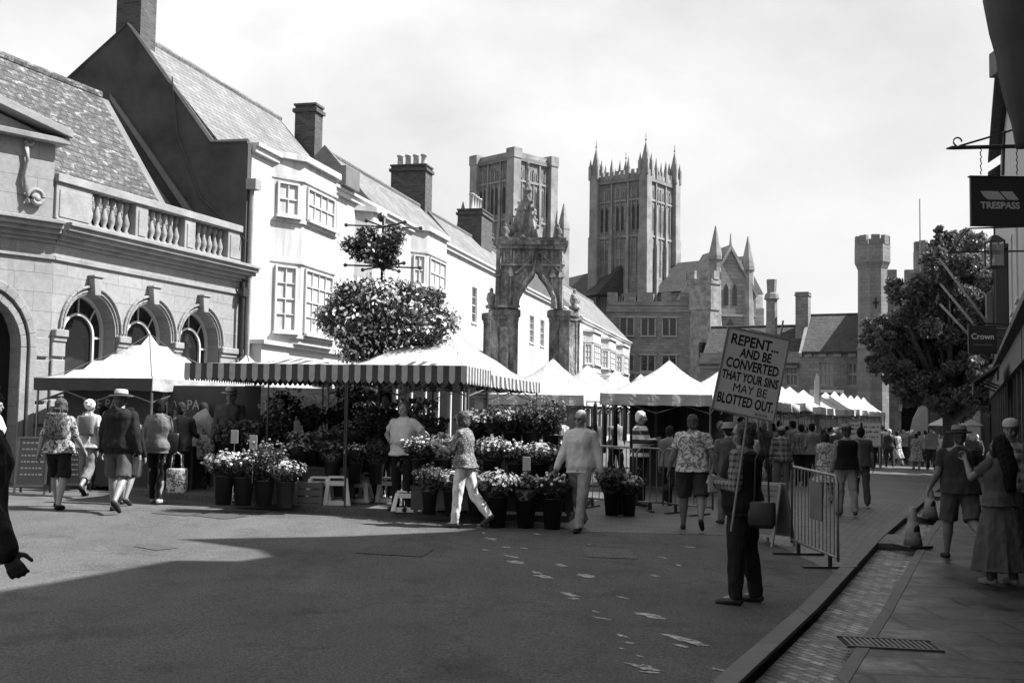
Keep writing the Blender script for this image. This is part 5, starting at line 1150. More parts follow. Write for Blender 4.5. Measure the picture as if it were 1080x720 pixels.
t=thing('back_screen','grey canvas side wall of the stall behind the hatted stallholder','screen',(-5.0,22.2,g(-5,22)),R(5)); m=MB(); m.box(0,2.3,0,.03,0,1.95); m.build('canvas','canvasg',t); m=MB(); m.tube([(0,0,0),(0,0,2)],.02,6); m.tube([(2.3,0,0),(2.3,0,2)],.02,6); m.build('pole','steel',t)
# clothes rail stalls under the white tents: dark hanging garments
for i in range(9):
    x=2.0+.24*i; m=MB(); y=27.0+.2*(i%2); h=random.uniform(.9,1.3)
    prof=[]; rs=[]
    for z,w in ((2.0,.03),(1.93,.14),(1.85,.2),(1.4,.17),(2.0-h,.2)): rs.append([Vector((x+.5*w*.9*math.sin(a)*.6,y+w*math.cos(a),z+g(x,y)-.0)) for a in [2*math.pi*q/10 for q in range(10)]])
    m.rings(rs); tag(m.build('hanging_garment',cloth([.02,.05,.02,.3,.03,.02,.12,.04,.02][i]),smooth=True),['black coat hanging at the left end of the tent rail','dark grey coat hanging second on the tent rail','black coat hanging third on the tent rail','pale scarf-like garment hanging behind the striped-jumper man','dark garment hanging right of the pale one on the rail','black dress hanging sixth on the tent rail','mid grey jacket hanging seventh on the tent rail','dark jacket hanging eighth on the tent rail','black coat hanging at the right end of the tent rail'][i],'garment','garments on the tent rail')
t=thing('clothes_rail','steel clothes rail under the first white market tent','clothes rail',(1.8,27.1,g(2,27))); m=MB(); m.tube([(0,0,0),(0,0,2.0),(2.4,0,2.0),(2.4,0,0)],.02,6); m.build('rail','steel',t); m=MB(); m.box(-.3,.3,-.3,.3,0,.03); m.box(2.1,2.7,-.3,.3,0,.03); m.build('foot','iron',t)
t=thing('tent_backdrop','black cloth back wall of the first white market tent','screen',(2.9,27.75,g(3,28)),-.03); m=MB(); m.box(0,2.5,0,.03,.0,2.2); m.build('cloth','canvasd',t); 
# ================= flower stall
def bucket_mesh(kind,seed):
    rnd=random.Random(seed); random.seed(seed)
    t=thing('flower_bucket','x','flower bucket',(0,-50,0))
    h=.33; m=MB(); m.lathe([(.095,0),(.128,h),(.14,h),(.14,h+.015),(.122,h+.015),(.12,h-.02),(.001,h-.03)],(0,0,0),18); m.build('bucket','plastk',t,True)
    R0=.27; fh={'daisy':.27,'tall':.5,'round':.29,'wrap':.32,'fern':.4}[kind]; pts=[]
    for _ in range(1500):
        a=rnd.uniform(0,6.28); k=rnd.random()**.6; z=rnd.random(); r=(.1+(R0-.08)*z)*k; pts.append((r*math.cos(a),r*math.sin(a),h-.03+fh*z*(1.1-.35*k)))
    leaves('foliage',pts,.05 if kind!='fern' else .07,'leaff' if kind!='fern' else 'leafp',t)
    fl=MB(); n={'daisy':110,'tall':60,'round':70,'wrap':80,'fern':45}[kind]
    for i in range(n):
        a=rnd.uniform(0,6.28); k=rnd.random()**.55; r=R0*k; z=h+fh*(1.02-.35*k)+rnd.uniform(-.05,.05) if kind!='tall' else h+fh*rnd.uniform(.5,1.1)
        c=Vector((r*math.cos(a)*1.02,r*math.sin(a)*1.02,z)); nrm=Vector((c.x*1.6,c.y*1.6,.35)).normalized(); s=rnd.uniform(.012,.028)
        if kind in('daisy','wrap','fern'):
            e=nrm.orthogonal().normalized(); f=nrm.cross(e)
            for q in range(7):
                b=2*math.pi*q/7; d=e*math.cos(b)+f*math.sin(b); p=e*math.cos(b+.4)+f*math.sin(b+.4); fl.add([c,c+d*s+nrm*.004,c+(d+p)*.62*s+nrm*.008,c+p*s*.9+nrm*.004],[(0,1,2,3)])
        else: fl.ell(c,(s*.8,s*.8,s*.7),6)
    fl.build('flowers',{'daisy':'fl0','tall':'fl1','round':'fl0','wrap':'fl1','fern':'fl2'}[kind],t,norm=False)
    if kind=='wrap':
        w=MB(); n=20; w.rings([[Vector((r*(1+.03*math.sin(q*3))*math.cos(2*math.pi*q/n),r*(1+.06*math.sin(q*3))*math.sin(2*math.pi*q/n),z)) for q in range(n)] for z,r in ((h-.04,.09),(h+.05,.12),(h+.14,.18))],cap=False); w.build('wrapping','paper',t,True)
    random.seed(seed+1); return t
kinds=['daisy','tall','round','wrap','fern']; PROTO={k:bucket_mesh(k,11+i) for i,k in enumerate(kinds)}; used=set()
DESC={'daisy':'black bucket of pale daisies','tall':'black bucket of tall grey blooms','round':'black bucket of round pale blooms','wrap':'black bucket of paper-wrapped bouquets','fern':'black bucket of feathery foliage'}
ORD=['leftmost','second from left','third from left','fourth from left','fifth from left','sixth from left','seventh from left','eighth from the left','ninth from the left','tenth from the left','eleventh from the left','twelfth from the left']
def in_(s): return 'on the '+s
def put(kind,loc,s,lab,gr,rz):
    if kind in used: o=copy_tree(PROTO[kind])
    else: o=PROTO[kind]; used.add(kind)
    o.location=loc; o.scale=(s,s,s*random.uniform(.95,1.08)); o.rotation_euler=(0,0,rz); tag(o,lab,None,gr)
random.seed(5)
def row(pxs,Y,z,s,place,gr,ks=None,jy=.05,n0=0):
    for i,px in enumerate(pxs):
        k=ks[i%len(ks)] if ks else random.choice(kinds); w=gx(px,Y+random.uniform(-jy,jy)); put(k,(w.x,w.y,w.z+z),s*random.uniform(.93,1.1),'%s, %s %s'%(DESC[k],ORD[i],place),gr,random.uniform(0,6))
row([238,259,281,303],16.9,.105,1.12,in_('left ground row'),'buckets in the left ground row',['daisy','round','tall','daisy'])
row([526,556,584],16.35,.0,1.25,in_('right ground row'),'buckets in the right ground row',['daisy','wrap','round'],n0=0)
row([243,266,290,316,341,366],18.3,.62,1.0,in_('left low bench'),'buckets on the left low bench',['fern','wrap','tall','daisy','wrap','fern'])
row([300,328,352,375,398],19.2,.92,1.1,in_('left high bench'),'buckets on the left high bench',['tall','fern','daisy','tall','fern'])
row([445,468,520,545,570,596],16.9,.5,1.05,in_('right low bench'),'buckets on the right low bench',['round','wrap','daisy','round','daisy','daisy'])
row([500,520,541,561,581],17.9,.92,1.1,in_('right high bench'),'buckets on the right high bench',['daisy','fern','round','fern','tall'])
row([470,490],17.2,.1,1.0,in_('middle of the platform'),'buckets low on the platform',['fern','tall','daisy'])
row([314,352,376,398],18.0,.42,.95,'on the crates behind the stools','buckets behind the stools',['daisy','wrap','round','fern'])
row([376,392,425],18.3,.75,1.0,in_('crates beside the stallholder'),'buckets by the stallholder',['wrap','tall','fern'])
row([455,478,503],16.7,.1,.95,in_('platform edge'),'buckets on the platform edge',['fern','daisy','wrap','tall'])
row([646,664],18.9,.0,1.0,in_('spot behind the walking man'),'buckets by the barrier',['fern','daisy'])
# tall gladioli and a big bushy plant
def bench(label,px0,px1,Y,h,dep=.5):
    a=gx(px0,Y,.1);b=gx(px1,Y,.1); L=b.x-a.x; t=thing('display_bench',label,'bench',(a.x,Y-.28,a.z-.0)); m=MB(); m.box(0,L,0,dep,h-.045,h); m.build('bench_top','timber',t)
    for x in (.08,L/2,L-.08):
        for y in (.05,dep-.05): m=MB(); m.box(x-.03,x+.03,y-.03,y+.03,0,h-.046); m.build('leg','timber',t)
    m=MB(); m.box(.01,L-.01,.012,.03,.06,h-.05); m.build('skirt','canvasd',t)
bench('low dark bench holding flower buckets under the left awning',236,378,18.3,.52); bench('high dark bench holding flower buckets under the left awning',288,410,19.2,.82)
bench('low dark bench holding flower buckets on the right of the stall',436,606,16.9,.4); bench('high dark bench holding flower buckets on the right of the stall',492,590,17.9,.82)
def plantpot(label,px,Y,z,hh,rad,n,mat,fl,size=.09,stems=True):
    w=gx(px,Y,z); t=thing('potted_plant',label,'plant',w); m=MB(); m.lathe([(.11,0),(.15,.28),(.16,.28),(.14,.26),(.001,.25)],(0,0,0),16); m.build('pot','plastk',t,True)
    if stems:
        m=MB()
        for _ in range(14): a=random.uniform(0,6.28); r=rad*random.uniform(.2,.8); m.tube([(0,0,.2),(r*.5*math.cos(a),r*.5*math.sin(a),.25+hh*.5),(r*math.cos(a),r*math.sin(a),.25+hh*random.uniform(.7,1))],[.008,.006,.004],5)
        m.build('stem','leaff',t)
    pts=[]
    for _ in range(n): a=random.uniform(0,6.28); z_=random.random(); r=rad*random.random()**.5*(.5+.6*z_); pts.append((r*math.cos(a),r*math.sin(a),.2+hh*z_))
    leaves('foliage',pts,size,mat,t)
    if fl: leaves('flowers',[p for p in pts if p[2]>.2+hh*.5][:fl],.05,'fl1',t)
plantpot('tall dark gladioli spikes at the back of the stall left of the stallholder',372,19.4,.8,.95,.28,500,'leaff',20); plantpot('tall leafy stems behind the stallholder in white polo shirt',392,19.6,.9,.8,.3,500,'leaff',16)
plantpot('round bushy speckled plant standing high beside the woman in sunglasses',567,18.9,.95,.55,.42,1500,'leafp',260,.05); plantpot('dark bushy plant beside the pole at the centre of the stall',440,19.0,.7,.9,.35,900,'leaff',20); plantpot('leafy dark plant under the right awning edge',455,18.2,.8,.5,.3,500,'leaff',30)
plantpot('bare thin-stemmed shrub on the platform behind the low barrier',655,19.3,0,.6,.45,110,'leafp',0,.06)
def stool(label,px,py,h=.42,w=.36,dz=.1,yaw=0,Y=None):
    p=G(px,py,dz) if not Y else gx(px,Y,dz); t=thing('plastic_stool',label,'stool',p,R(yaw),'white plastic stools of the flower stall'); k=.78
    m=MB(); m.box(-w*k/2,w*k/2,-w*k/2,w*k/2,h-.03,h); m.build('seat','plast',t,bevel=.01)
    def leg(i,j):
        a=MB(); b0=Vector((i*w/2,j*w/2,0)); b1=Vector((i*w*k/2*.93,j*w*k/2*.93,h-.031)); s=.035
        a.add([b0+Vector((x,y,0)) for x,y in ((-s,-s),(s,-s),(s,s),(-s,s))]+[b1+Vector((x,y,0)) for x,y in ((-s*.8,-s*.8),(s*.8,-s*.8),(s*.8,s*.8),(-s*.8,s*.8))],[(0,3,2,1),(4,5,6,7),(0,1,5,4),(1,2,6,5),(2,3,7,6),(3,0,4,7)]); a.build('leg','plast',t,bevel=.006)
    for i in (-1,1):
        for j in (-1,1): leg(i,j)
    for z,ww in ((h*.78,.83),(h*.1,.97)):
        e=w/2*(1-(1-k)*z/h); m=MB()
        for s in (-1,1): m.box(-e+.03,e-.03,s*e-.012,s*e+.012,z-.04,z+.03); m.box(s*e-.012,s*e+.012,-e+.03,e-.03,z-.04,z+.03)
        m.build('rail','plast',t)
stool('white plastic stool standing on the left at the front of the stall edge',337,531,.42); stool('white plastic stool right beside the leftmost front stool',355,532,.44,yaw=8); stool('white plastic stool below the paper-wrapped bouquets behind the front stools',378,529,.36,dz=.1,yaw=-6)
stool('white plastic stool holding nothing left of the stallholder',408,529,.4,yaw=12); stool('front white plastic stool at the stallholder\'s feet under a wrapped bouquet',430,538,.3,.4); stool('tall white crate-like stool behind the low bench',392,527,.46)
stool('pale stool between the low benches and the light-shirted man',581,530,.5,.42)
p=G(430,538,.1); put('wrap',(p.x,p.y,p.z+.302),.72,'small black pot with wrapped bouquet on the front white stool','buckets by the stallholder',1)
for i,(px,Y,z,lab) in enumerate(((268,16.7,1.0,'white price card in the left buckets'),(248,17.3,1.05,'pale price card farther left in the stall'),(441,17.9,1.25,'white price card by the dark pole in the stall'),(556,16.5,.85,'tall white price card in the right ground row'),(377,18.3,1.25,'price card beneath the gladioli'))):
    w=gx(px,Y,z-.45); t=thing('price_card',lab,'price card',w); m=MB(); m.box(-.055,.055,-.004,.004,.4,.6); m.build('card','paper',t,bevel=.002); m=MB(); m.tube([(0,.006,-.1),(0,.006,.45)],.005,5); m.build('stick','wood',t)
for i,(px,py) in enumerate(((250,532),(272,533),(294,534),(320,535),(480,541),(502,542))):
    p=G(px,py,.1); t=thing('storage_crate',['leftmost','second','third','fourth','fifth','rightmost'][i]+' pale crate standing behind the front flower buckets, counted from the left','crate',(p.x+.0,p.y+.55,p.z),0,'crates behind the buckets'); m=MB()
    m.box(-.2,.2,-.14,.14,0,.03)
    for s in (-1,1):
        for zz in (.04,.15,.26): m.box(s*.19-.01,s*.19+.01,-.14,.14,zz,zz+.085); m.box(-.179,.179,s*.13-.01,s*.13+.01,zz,zz+.085)
        m.box(s*.185-.02,s*.185+.02,-.165,-.141,.0,.36)
    m.build('box','canvasg',t)
# ================= far street furniture
for i,(px,py,w,h) in enumerate(((903,455,.5,.75),(918,458,.8,.9))):
    c=at(px,py,45); t=thing('menu_board',['tall pale notice board in the crowd by the long tent row','wide pale notice board with dark letters in the crowd before the gatehouse'][i],'notice board',(c.x,c.y,g(c.x,c.y))); z=c.z-g(c.x,c.y)
    m=MB(); m.box(-w/2,w/2,-.02,.02,z-h/2,z+h/2); m.build('board','paper',t); m=MB(); m.box(-w/2,-w/2+.05,.021,.06,0,z+h/2); m.box(w/2-.05,w/2,.021,.06,0,z+h/2); m.build('leg','wood',t)
    m=MB()
    for q in range(3):
        for r_ in range(9):
            if random.random()<.8: m.box(-w*.42+r_*w*.093,-w*.42+r_*w*.093+w*random.uniform(.03,.08),-.026,-.0205,z+h*.3-q*h*.22,z+h*random.uniform(.34,.4)-q*h*.22)
    m.build('marks','iron',t)
c=gx(1008,62); t=thing('parasol','pale open parasol beyond the crowd beside the gatehouse','parasol',c); m=MB(); m.tube([(0,0,0),(0,0,2.5)],.03,6); m.build('pole','wood',t); m=MB(); m.lathe([(1.6,2.05),(1.62,2.0),(.9,2.35),(.05,2.75),(.001,2.76)],(0,0,0),8); m.build('canopy','canvas',t)
c=gx(972,60); t=thing('feather_banner','white curved feather banner standing before the dark arch','banner',c); m=MB(); m.prism([(-.75,.6),(.3,.6),(.32,2.9),(.1,3.0),(-.15,2.9),(-.45,2.3),(-.65,1.5)],-.02,.02,'y'); m.build('cloth','canvas',t); m=MB(); m.tube([(.33,0,0),(.33,0,3.0)],.025,6); m.build('pole','steel',t)
for i,(px,Y,h) in enumerate(((868,40,4.0),)):
    c=gx(858,42); t=thing('feather_banner','slim white feather banner rising among the long tent row','banner',c); m=MB(); m.prism([(.02,.8),(.2,.8),(.22,3.5),(.12,3.6),(.03,3.3)],-.015,.015,'y'); m.build('cloth','canvas',t); m=MB(); m.tube([(.24,0,0),(.24,0,3.7)],.02,6); m.build('pole','steel',t)
c=at(872,416,60); t=thing('stall_sign','white board with dark marks standing above the tent row','sign',(c.x,c.y,g(c.x,c.y))); z=c.z-g(c.x,c.y); m=MB(); m.box(-.9,.9,-.03,.03,z-.25,z+.25); m.build('board','canvas',t); m=MB(); m.box(-.7,.7,-.04,-.031,z-.1,z+.1); m.build('marks','iron',t); m=MB(); m.tube([(-.8,0,0),(-.8,0,z)],.04,6); m.tube([(.8,0,0),(.8,0,z)],.04,6); m.build('leg','steel',t)
# ================= bags
def bag(name,label,c,w,h,d,mat,strap=.25,yaw=0,tw=1.0,cat='bag',soft=.03):
    t=thing(name,label,cat,c,R(yaw)); m=MB(); n=14; rs=[]
    for z,k in ((0,.82),(.04,.97),(h*.5,1),(h*.92,.97*tw),(h,.86*tw)):
        rs.append([Vector((w/2*k*abs(math.cos(a))**.5*(1 if math.cos(a)>0 else -1),d/2*k*abs(math.sin(a))**.5*(1 if math.sin(a)>0 else -1)*(1+.08*math.sin(z*30)),z)) for a in [2*math.pi*(q+.5)/n for q in range(n)]])
    m.rings(rs); m.build('bag_body',mat,t,True); m=MB()
    for s in (-1,1): m.tube([(-w*.25,s*d*.3,h*.96),(-w*.2,s*d*.3,h+strap*.8),(0,s*d*.2,h+strap),(w*.2,s*d*.3,h+strap*.8),(w*.25,s*d*.3,h*.96)],.009,6)
    m.build('handle',mat if strap<.4 else 'leather',t); return t
# ================= people (feet pixel, head pixel)
def ft(px,pyf,pyh,dz=0):
    p=G(px,pyf,dz); s=1200/p.y; return p,(pyf-pyh)/s*1.0
pl=pattern('plaid_shirt','plaid',.035,.2,17); pl2=pattern('dark_plaid_shirt','plaid',.04,.2,8); fl=pattern('leafy_print_shirt','floral',.16,.5,14); fl2=pattern('floral_print_dress','floral',.12,.42,16); fld=pattern('dark_floral_top','floral',.06,.35,22); spt=pattern('speckled_blouse','spots',.1,.4,45); stp=pattern('broad_striped_jumper','stripe',.04,.6,6.2); fls=pattern('patterned_shopping_bag','floral',.1,.5,18)
def P(label,px,pyf,pyh,yaw,dz=0,**k):
    loc,h=ft(px,pyf,pyh,dz); h=max(1.5,min(h,1.9)); return person(label,loc,h,yaw,**k)
def PY(label,px,Y,h,yaw,dz=0,**k): return person(label,gx(px,Y,dz),h,yaw,**k)
fldk=pattern('patterned_backpack_cloth','floral',.03,.16,30)
P('woman walking away in dark shorts with a patterned backpack',60,536,416,0,L=(22,6),Rr=(-12,12),top='blouse',tm=fld,bot='shorts',bm_=cloth(.015),hair='bob',hm='hairg',fem=True,shoe=cloth(.02),la=(-14,14,22,0),ra=(8,16,30,0))
loc,h=ft(60,536,416); bag('backpack','patterned backpack on the back of the woman in dark shorts',loc+Vector((.02,-.2,1.0)),.3,.38,.15,fldk,.06)
P('white-haired woman in light top and capri trousers walking away',91,524,420,-8,L=(14,10),Rr=(-16,34),top='tee',tm=cloth(.5),bot='capri',bm_=cloth(.24),hair='curly',hm='hairw',fem=True,shoe=cloth(.03),la=(10,12,15,0),ra=(-14,14,20,0))
loc,h=ft(91,524,420); bag('backpack','small grey backpack on the white-haired woman in capri trousers',loc+Vector((.02,-.18,1.0)),.24,.32,.12,cloth(.22),.05)
P('man in straw hat, dark jumper and shorts walking away',123,540,411,-4,L=(14,5),Rr=(-14,30),top='jacket',tm=cloth(.02),bot='shorts',bm_=cloth(.12),hair='short',hm='hairg',hat='brim',shoe=cloth(.03),la=(10,12,8,0),ra=(-12,12,20,0),build=1.08,belly=.03)
P('dark-clothed walker half hidden behind the man in the straw hat',134,532,430,-10,L=(8,10),Rr=(-10,20),top='long',tm=cloth(.02),bot='shorts',bm_=cloth(.03),hair='short',hm='hairb')
P('woman with dark hair in grey hooded jacket and black leggings',165,531,420,-5,L=(10,5),Rr=(-8,10),top='jacket',tm=cloth(.22),bot='leggings',bm_=cloth(.015),hair='bob',hm='hairb',fem=True,shoe=cloth(.4),la=(4,14,12,0),ra=(12,14,40,0))
loc,h=ft(165,531,420); bag('shoulder_bag','black shoulder bag beside the woman in grey hooded jacket',loc+Vector((.24,-.02,.8)),.2,.3,.12,'leather',.5)
bag('shopping_bag','patterned shopping bag carried low by the woman in grey hooded jacket',loc+Vector((.32,-.05,.18)),.33,.38,.16,fls,.25)
m_=bag('carrier_bag','crumpled white plastic bag hanging beside the man in shorts',G(146,520)+Vector((0,-.1,.28)),.17,.48,.1,'plast',.18,tw=.6)
P('man in grey shirt and dark trousers standing at the gazebo stall',188,524,424,5,top='shirt',tm=cloth(.12),bot='trousers',bm_=cloth(.02),hair='short',hm='hairm',la=(30,10,50,10),ra=(30,10,50,10))
P('woman in pale cardigan with patterned bag buying at the gazebo stall',212,521,424,-10,top='long',tm=cloth(.42),bot='leggings',bm_=cloth(.02),hair='bob',hm='hairm',fem=True,la=(20,15,50,0),ra=(25,15,70,0))
loc,h=ft(212,521,424); bag('shopping_bag','grey patterned bag on the arm of the woman in pale cardigan',loc+Vector((.12,-.24,.62)),.32,.42,.16,fls,.3)
t=thing('paper_cone','large pale paper-wrapped bouquet slanting over the shoulder at the gazebo stall','bouquet',loc+Vector((.42,-.2,.85))); t.rotation_euler=(0,R(-38),0); m=MB(); m.lathe([(.03,0),(.07,.2),(.13,.55),(.15,.72),(.12,.7),(.001,.6)],(0,0,0),14); m.build('wrapping','paper',t,True)
P('person with dark hair in grey cardigan bending at the gazebo counter',178,522,432,10,top='long',tm=cloth(.09),bot='trousers',bm_=cloth(.03),hair='bob',hm='hairb',fem=True,lean=18,la=(40,10,40,10),ra=(40,10,40,10))
P('dark-haired person between the white-haired woman and the hatted man',106,516,432,12,top='long',tm=cloth(.05),bot='trousers',bm_=cloth(.03),hair='short',hm='hairb')
P('dark figure behind the woman in pale cardigan at the gazebo stall',199,519,428,20,top='jacket',tm=cloth(.03),bot='trousers',bm_=cloth(.03),hair='bob',hm='hairm',fem=True)
PY('stallholder in dark-banded hat and checked shirt behind the flowers',243,19.6,1.78,180,.1,top='shirt',tm=cloth(.12),bot='trousers',bm_=cloth(.02),hair='short',hm='hairg',hat='brim',la=(10,8,20,0),ra=(10,8,20,0))
PY('dark-haired woman in sunglasses and dark top behind the left buckets',297,18.9,1.68,165,.1,top='long',tm=cloth(.05),bot='trousers',bm_=cloth(.02),hair='bob',hm='hairb',fem=True,glasses=True,la=(20,8,60,20),ra=(20,8,60,20))
PY('person in bright white top beyond the left awning',340,22.5,1.62,150,.1,top='tee',tm=cloth(.75),hair='bob',hm='hairg',fem=True,glasses=True)
P('stallholder in white polo shirt with hands on hips',424,538,423,150,.1,top='polo',tm=cloth(.55),bot='trousers',bm_=cloth(.012),hair='short',hm='hairg',la=(-20,42,75,85),ra=(-20,42,75,85),build=1.08,belly=.05)
PY('dark figure in cap standing behind the white polo stallholder',407,18.8,1.8,170,.1,top='jacket',tm=cloth(.015),hair='short',hm='hairb',skin='skind')
P('grey-haired woman in speckled blouse and white trousers striding past the stall',489,556,433,68,L=(8,3),Rr=(-15,26),top='blouse',tm=spt,bot='trousers',bm_=cloth(.7),hair='bob',hm='hairg',fem=True,shoe=cloth(.1),la=(30,10,85,20),ra=(25,10,70,15),lean=4,head=(-10,0))
PY('woman in sunglasses and dark floral top behind the right buckets',587,18.6,1.62,170,.1,top='tee',tm=fld,hair='bob',hm='hairb',fem=True,glasses=True,la=(30,12,60,20),ra=(30,12,60,20))
P('tall white-haired man in light shirt and khaki trousers walking towards the left',611,559,429,150,L=(20,4),Rr=(-17,22),top='shirt',tm=cloth(.6),bot='trousers',bm_=cloth(.38),hair='bald',hm='hairw',glasses=True,shoe=cloth(.03),la=(-14,10,12,0),ra=(14,10,16,0),vox=.01)
P('man in broad striped jumper and dark trousers with folded arms before the tent',675,533,433,-110,.03,top='long',tm=stp,bot='trousers',bm_=cloth(.025),hair='short',hm='hairw',la=(25,12,85,60),ra=(25,12,85,60),belly=.03)
P('person in grey top with black trousers stepping out beside the tent',706,534,446,-30,L=(25,10),Rr=(-30,40),top='tee',tm=cloth(.28),bot='trousers',bm_=cloth(.02),hair='short',hm='hairm')
P('stout man in leafy print shirt and dark shorts walking away',730,559,436,-10,L=(10,2),Rr=(-16,26),top='tee',tm=fl,bot='shorts',bm_=cloth(.05),hair='short',hm='hairg',shoe=cloth(.05),la=(4,16,12,0),ra=(-6,18,15,0),build=1.18,belly=.06,vox=.01,skin='skind')
P('person in bucket hat and plain grey shirt behind the placard man',768,552,446,10,top='tee',tm=cloth(.15),bot='trousers',bm_=cloth(.25),hair='short',hm='hairm',hat='bucket',hatm=cloth(.35),build=1.05)
# placard man
locS,hS=ft(783,636,444)
SM=person('man in dark vest and plaid sleeves holding up the placard on its stick',locS,1.76,62,L=(3,2),Rr=(-5,3),top='shirt',tm=pl,vest=cloth(.012),bot='trousers',bm_=cloth(.02),hair='bob',hm='hairg',glasses=True,shoe='black',la=(2,10,98,34),ra=(0,10,88,34),build=1.16,belly=.03,vox=.008,cur=55,head=(6,-2))
bag('satchel','black leather satchel slung at the side of the placard man',locS+Vector((.13,-.24,.74)),.27,.25,.1,'leather',.5,-15)
t=thing('papers','folded white papers in the hand of the placard man','papers',SM[1][0][0]+Vector((-.02,-.02,-.02)),.4); m=MB(); m.box(-.06,.06,-.004,.004,-.08,.08); m.box(-.05,.065,-.010,-.005,-.075,.07); m.build('sheet','paper',t)
# right hand people
loc=gx(1054,12.7,.02); WM=person('woman with long dark hair in flowing dress raising a phone',loc,1.66,18,top='dress',tm=cloth(.1),hair='long',hm='hairb',fem=True,shoe=cloth(.3),skin='skind',la=(52,14,92,24),ra=(52,14,92,24),vox=.009,dresslen=.16,L=(3,3),Rr=(-3,3),cur=60)
hp=(WM[1][0][0]+WM[1][1][0])/2; dirp=WM[1][0][1]; t=thing('phone','black phone held up before the long-haired woman','phone',hp+dirp*.1,R(18)); m=MB(); m.box(-.075,.075,-.004,.004,-.038,.038); m.build('case','black',t,bevel=.004); m=MB(); m.box(-.07,.07,-.0055,-.0042,-.034,.034); m.build('screen','glass',t)
P('man in brimmed hat, dark shirt and shorts walking away on the pavement',1013,590,449,-8,.02,L=(14,4),Rr=(-22,52),top='tee',tm=cloth(.05),bot='shorts',bm_=cloth(.1),hair='short',hm='hairg',hat='brim',hatm=cloth(.25),shoe=cloth(.04),la=(8,14,30,0),ra=(20,14,60,10),build=1.15,belly=.04,vox=.01,skin='skind')
PY('man in pale cap at the right edge facing the square',1066,14.6,1.82,150,.02,top='shirt',tm=pl2,bot='trousers',bm_=cloth(.03),hair='short',hm='hairg',hat='cap',hatm=cloth(.4),skin='skind',la=(10,10,70,10),ra=(10,10,70,10))
# left edge people
person('dark-sleeved passer-by striding into the picture at the left edge',gx(-28,5.5),1.88,-82,L=(3,3),Rr=(-3,3),top='jacket',tm=cloth(.018),bot='trousers',bm_=cloth(.03),hair='short',hm='hairb',shoe='black',la=(-20,8,10,0),ra=(27,10,4,0),vox=.008,skin=cloth(.07),cur=48)
PY('white-haired person in pale top just inside the left edge',-6,15.2,1.62,-80,top='tee',tm=cloth(.65),bot='trousers',bm_=cloth(.2),hair='curly',hm='hairw',fem=True)
# middle distance
P('man in cap and dark plaid shirt at the near end of the tent row',824,522,450,-5,top='shirt',tm=pl2,bot='trousers',bm_=cloth(.15),hair='short',hm='hairm',hat='cap',hatm=cloth(.3),vox=.014)
P('man in pale plaid shirt walking beside the one in dark plaid',845,512,447,5,top='tee',tm=pl,bot='trousers',bm_=cloth(.02),hair='short',hm='hairb',vox=.014)
P('woman in floral dress standing behind the near barrier',871,530,458,-15,top='dress',tm=fl2,hair='bob',hm='hairm',fem=True,dresslen=.5,vox=.014)
P('man in bush hat and black waistcoat walking away behind the barrier',893,544,448,-5,L=(8,3),Rr=(-10,12),top='long',tm=cloth(.28),vest=cloth(.01),bot='trousers',bm_=cloth(.33),hair='short',hm='hairg',hat='brim',hatm=cloth(.3),vox=.012)
P('man in dark shirt walking beside the black waistcoat man',908,534,450,-12,L=(8,3),Rr=(-10,12),top='tee',tm=cloth(.08),bot='trousers',bm_=cloth(.07),hair='short',hm='hairb',vox=.014)
P('person in pale cap close behind the placard man',790,532,450,20,top='tee',tm=cloth(.5),bot='trousers',bm_=cloth(.03),hat='cap',hatm=cloth(.6),vox=.014)
P('man in white shirt and dark trousers walking towards the gatehouse',931,488,448,10,L=(12,3),Rr=(-10,12),top='shirt',tm=cloth(.6),bot='trousers',bm_=cloth(.02),hm='hairg',vox=.018)
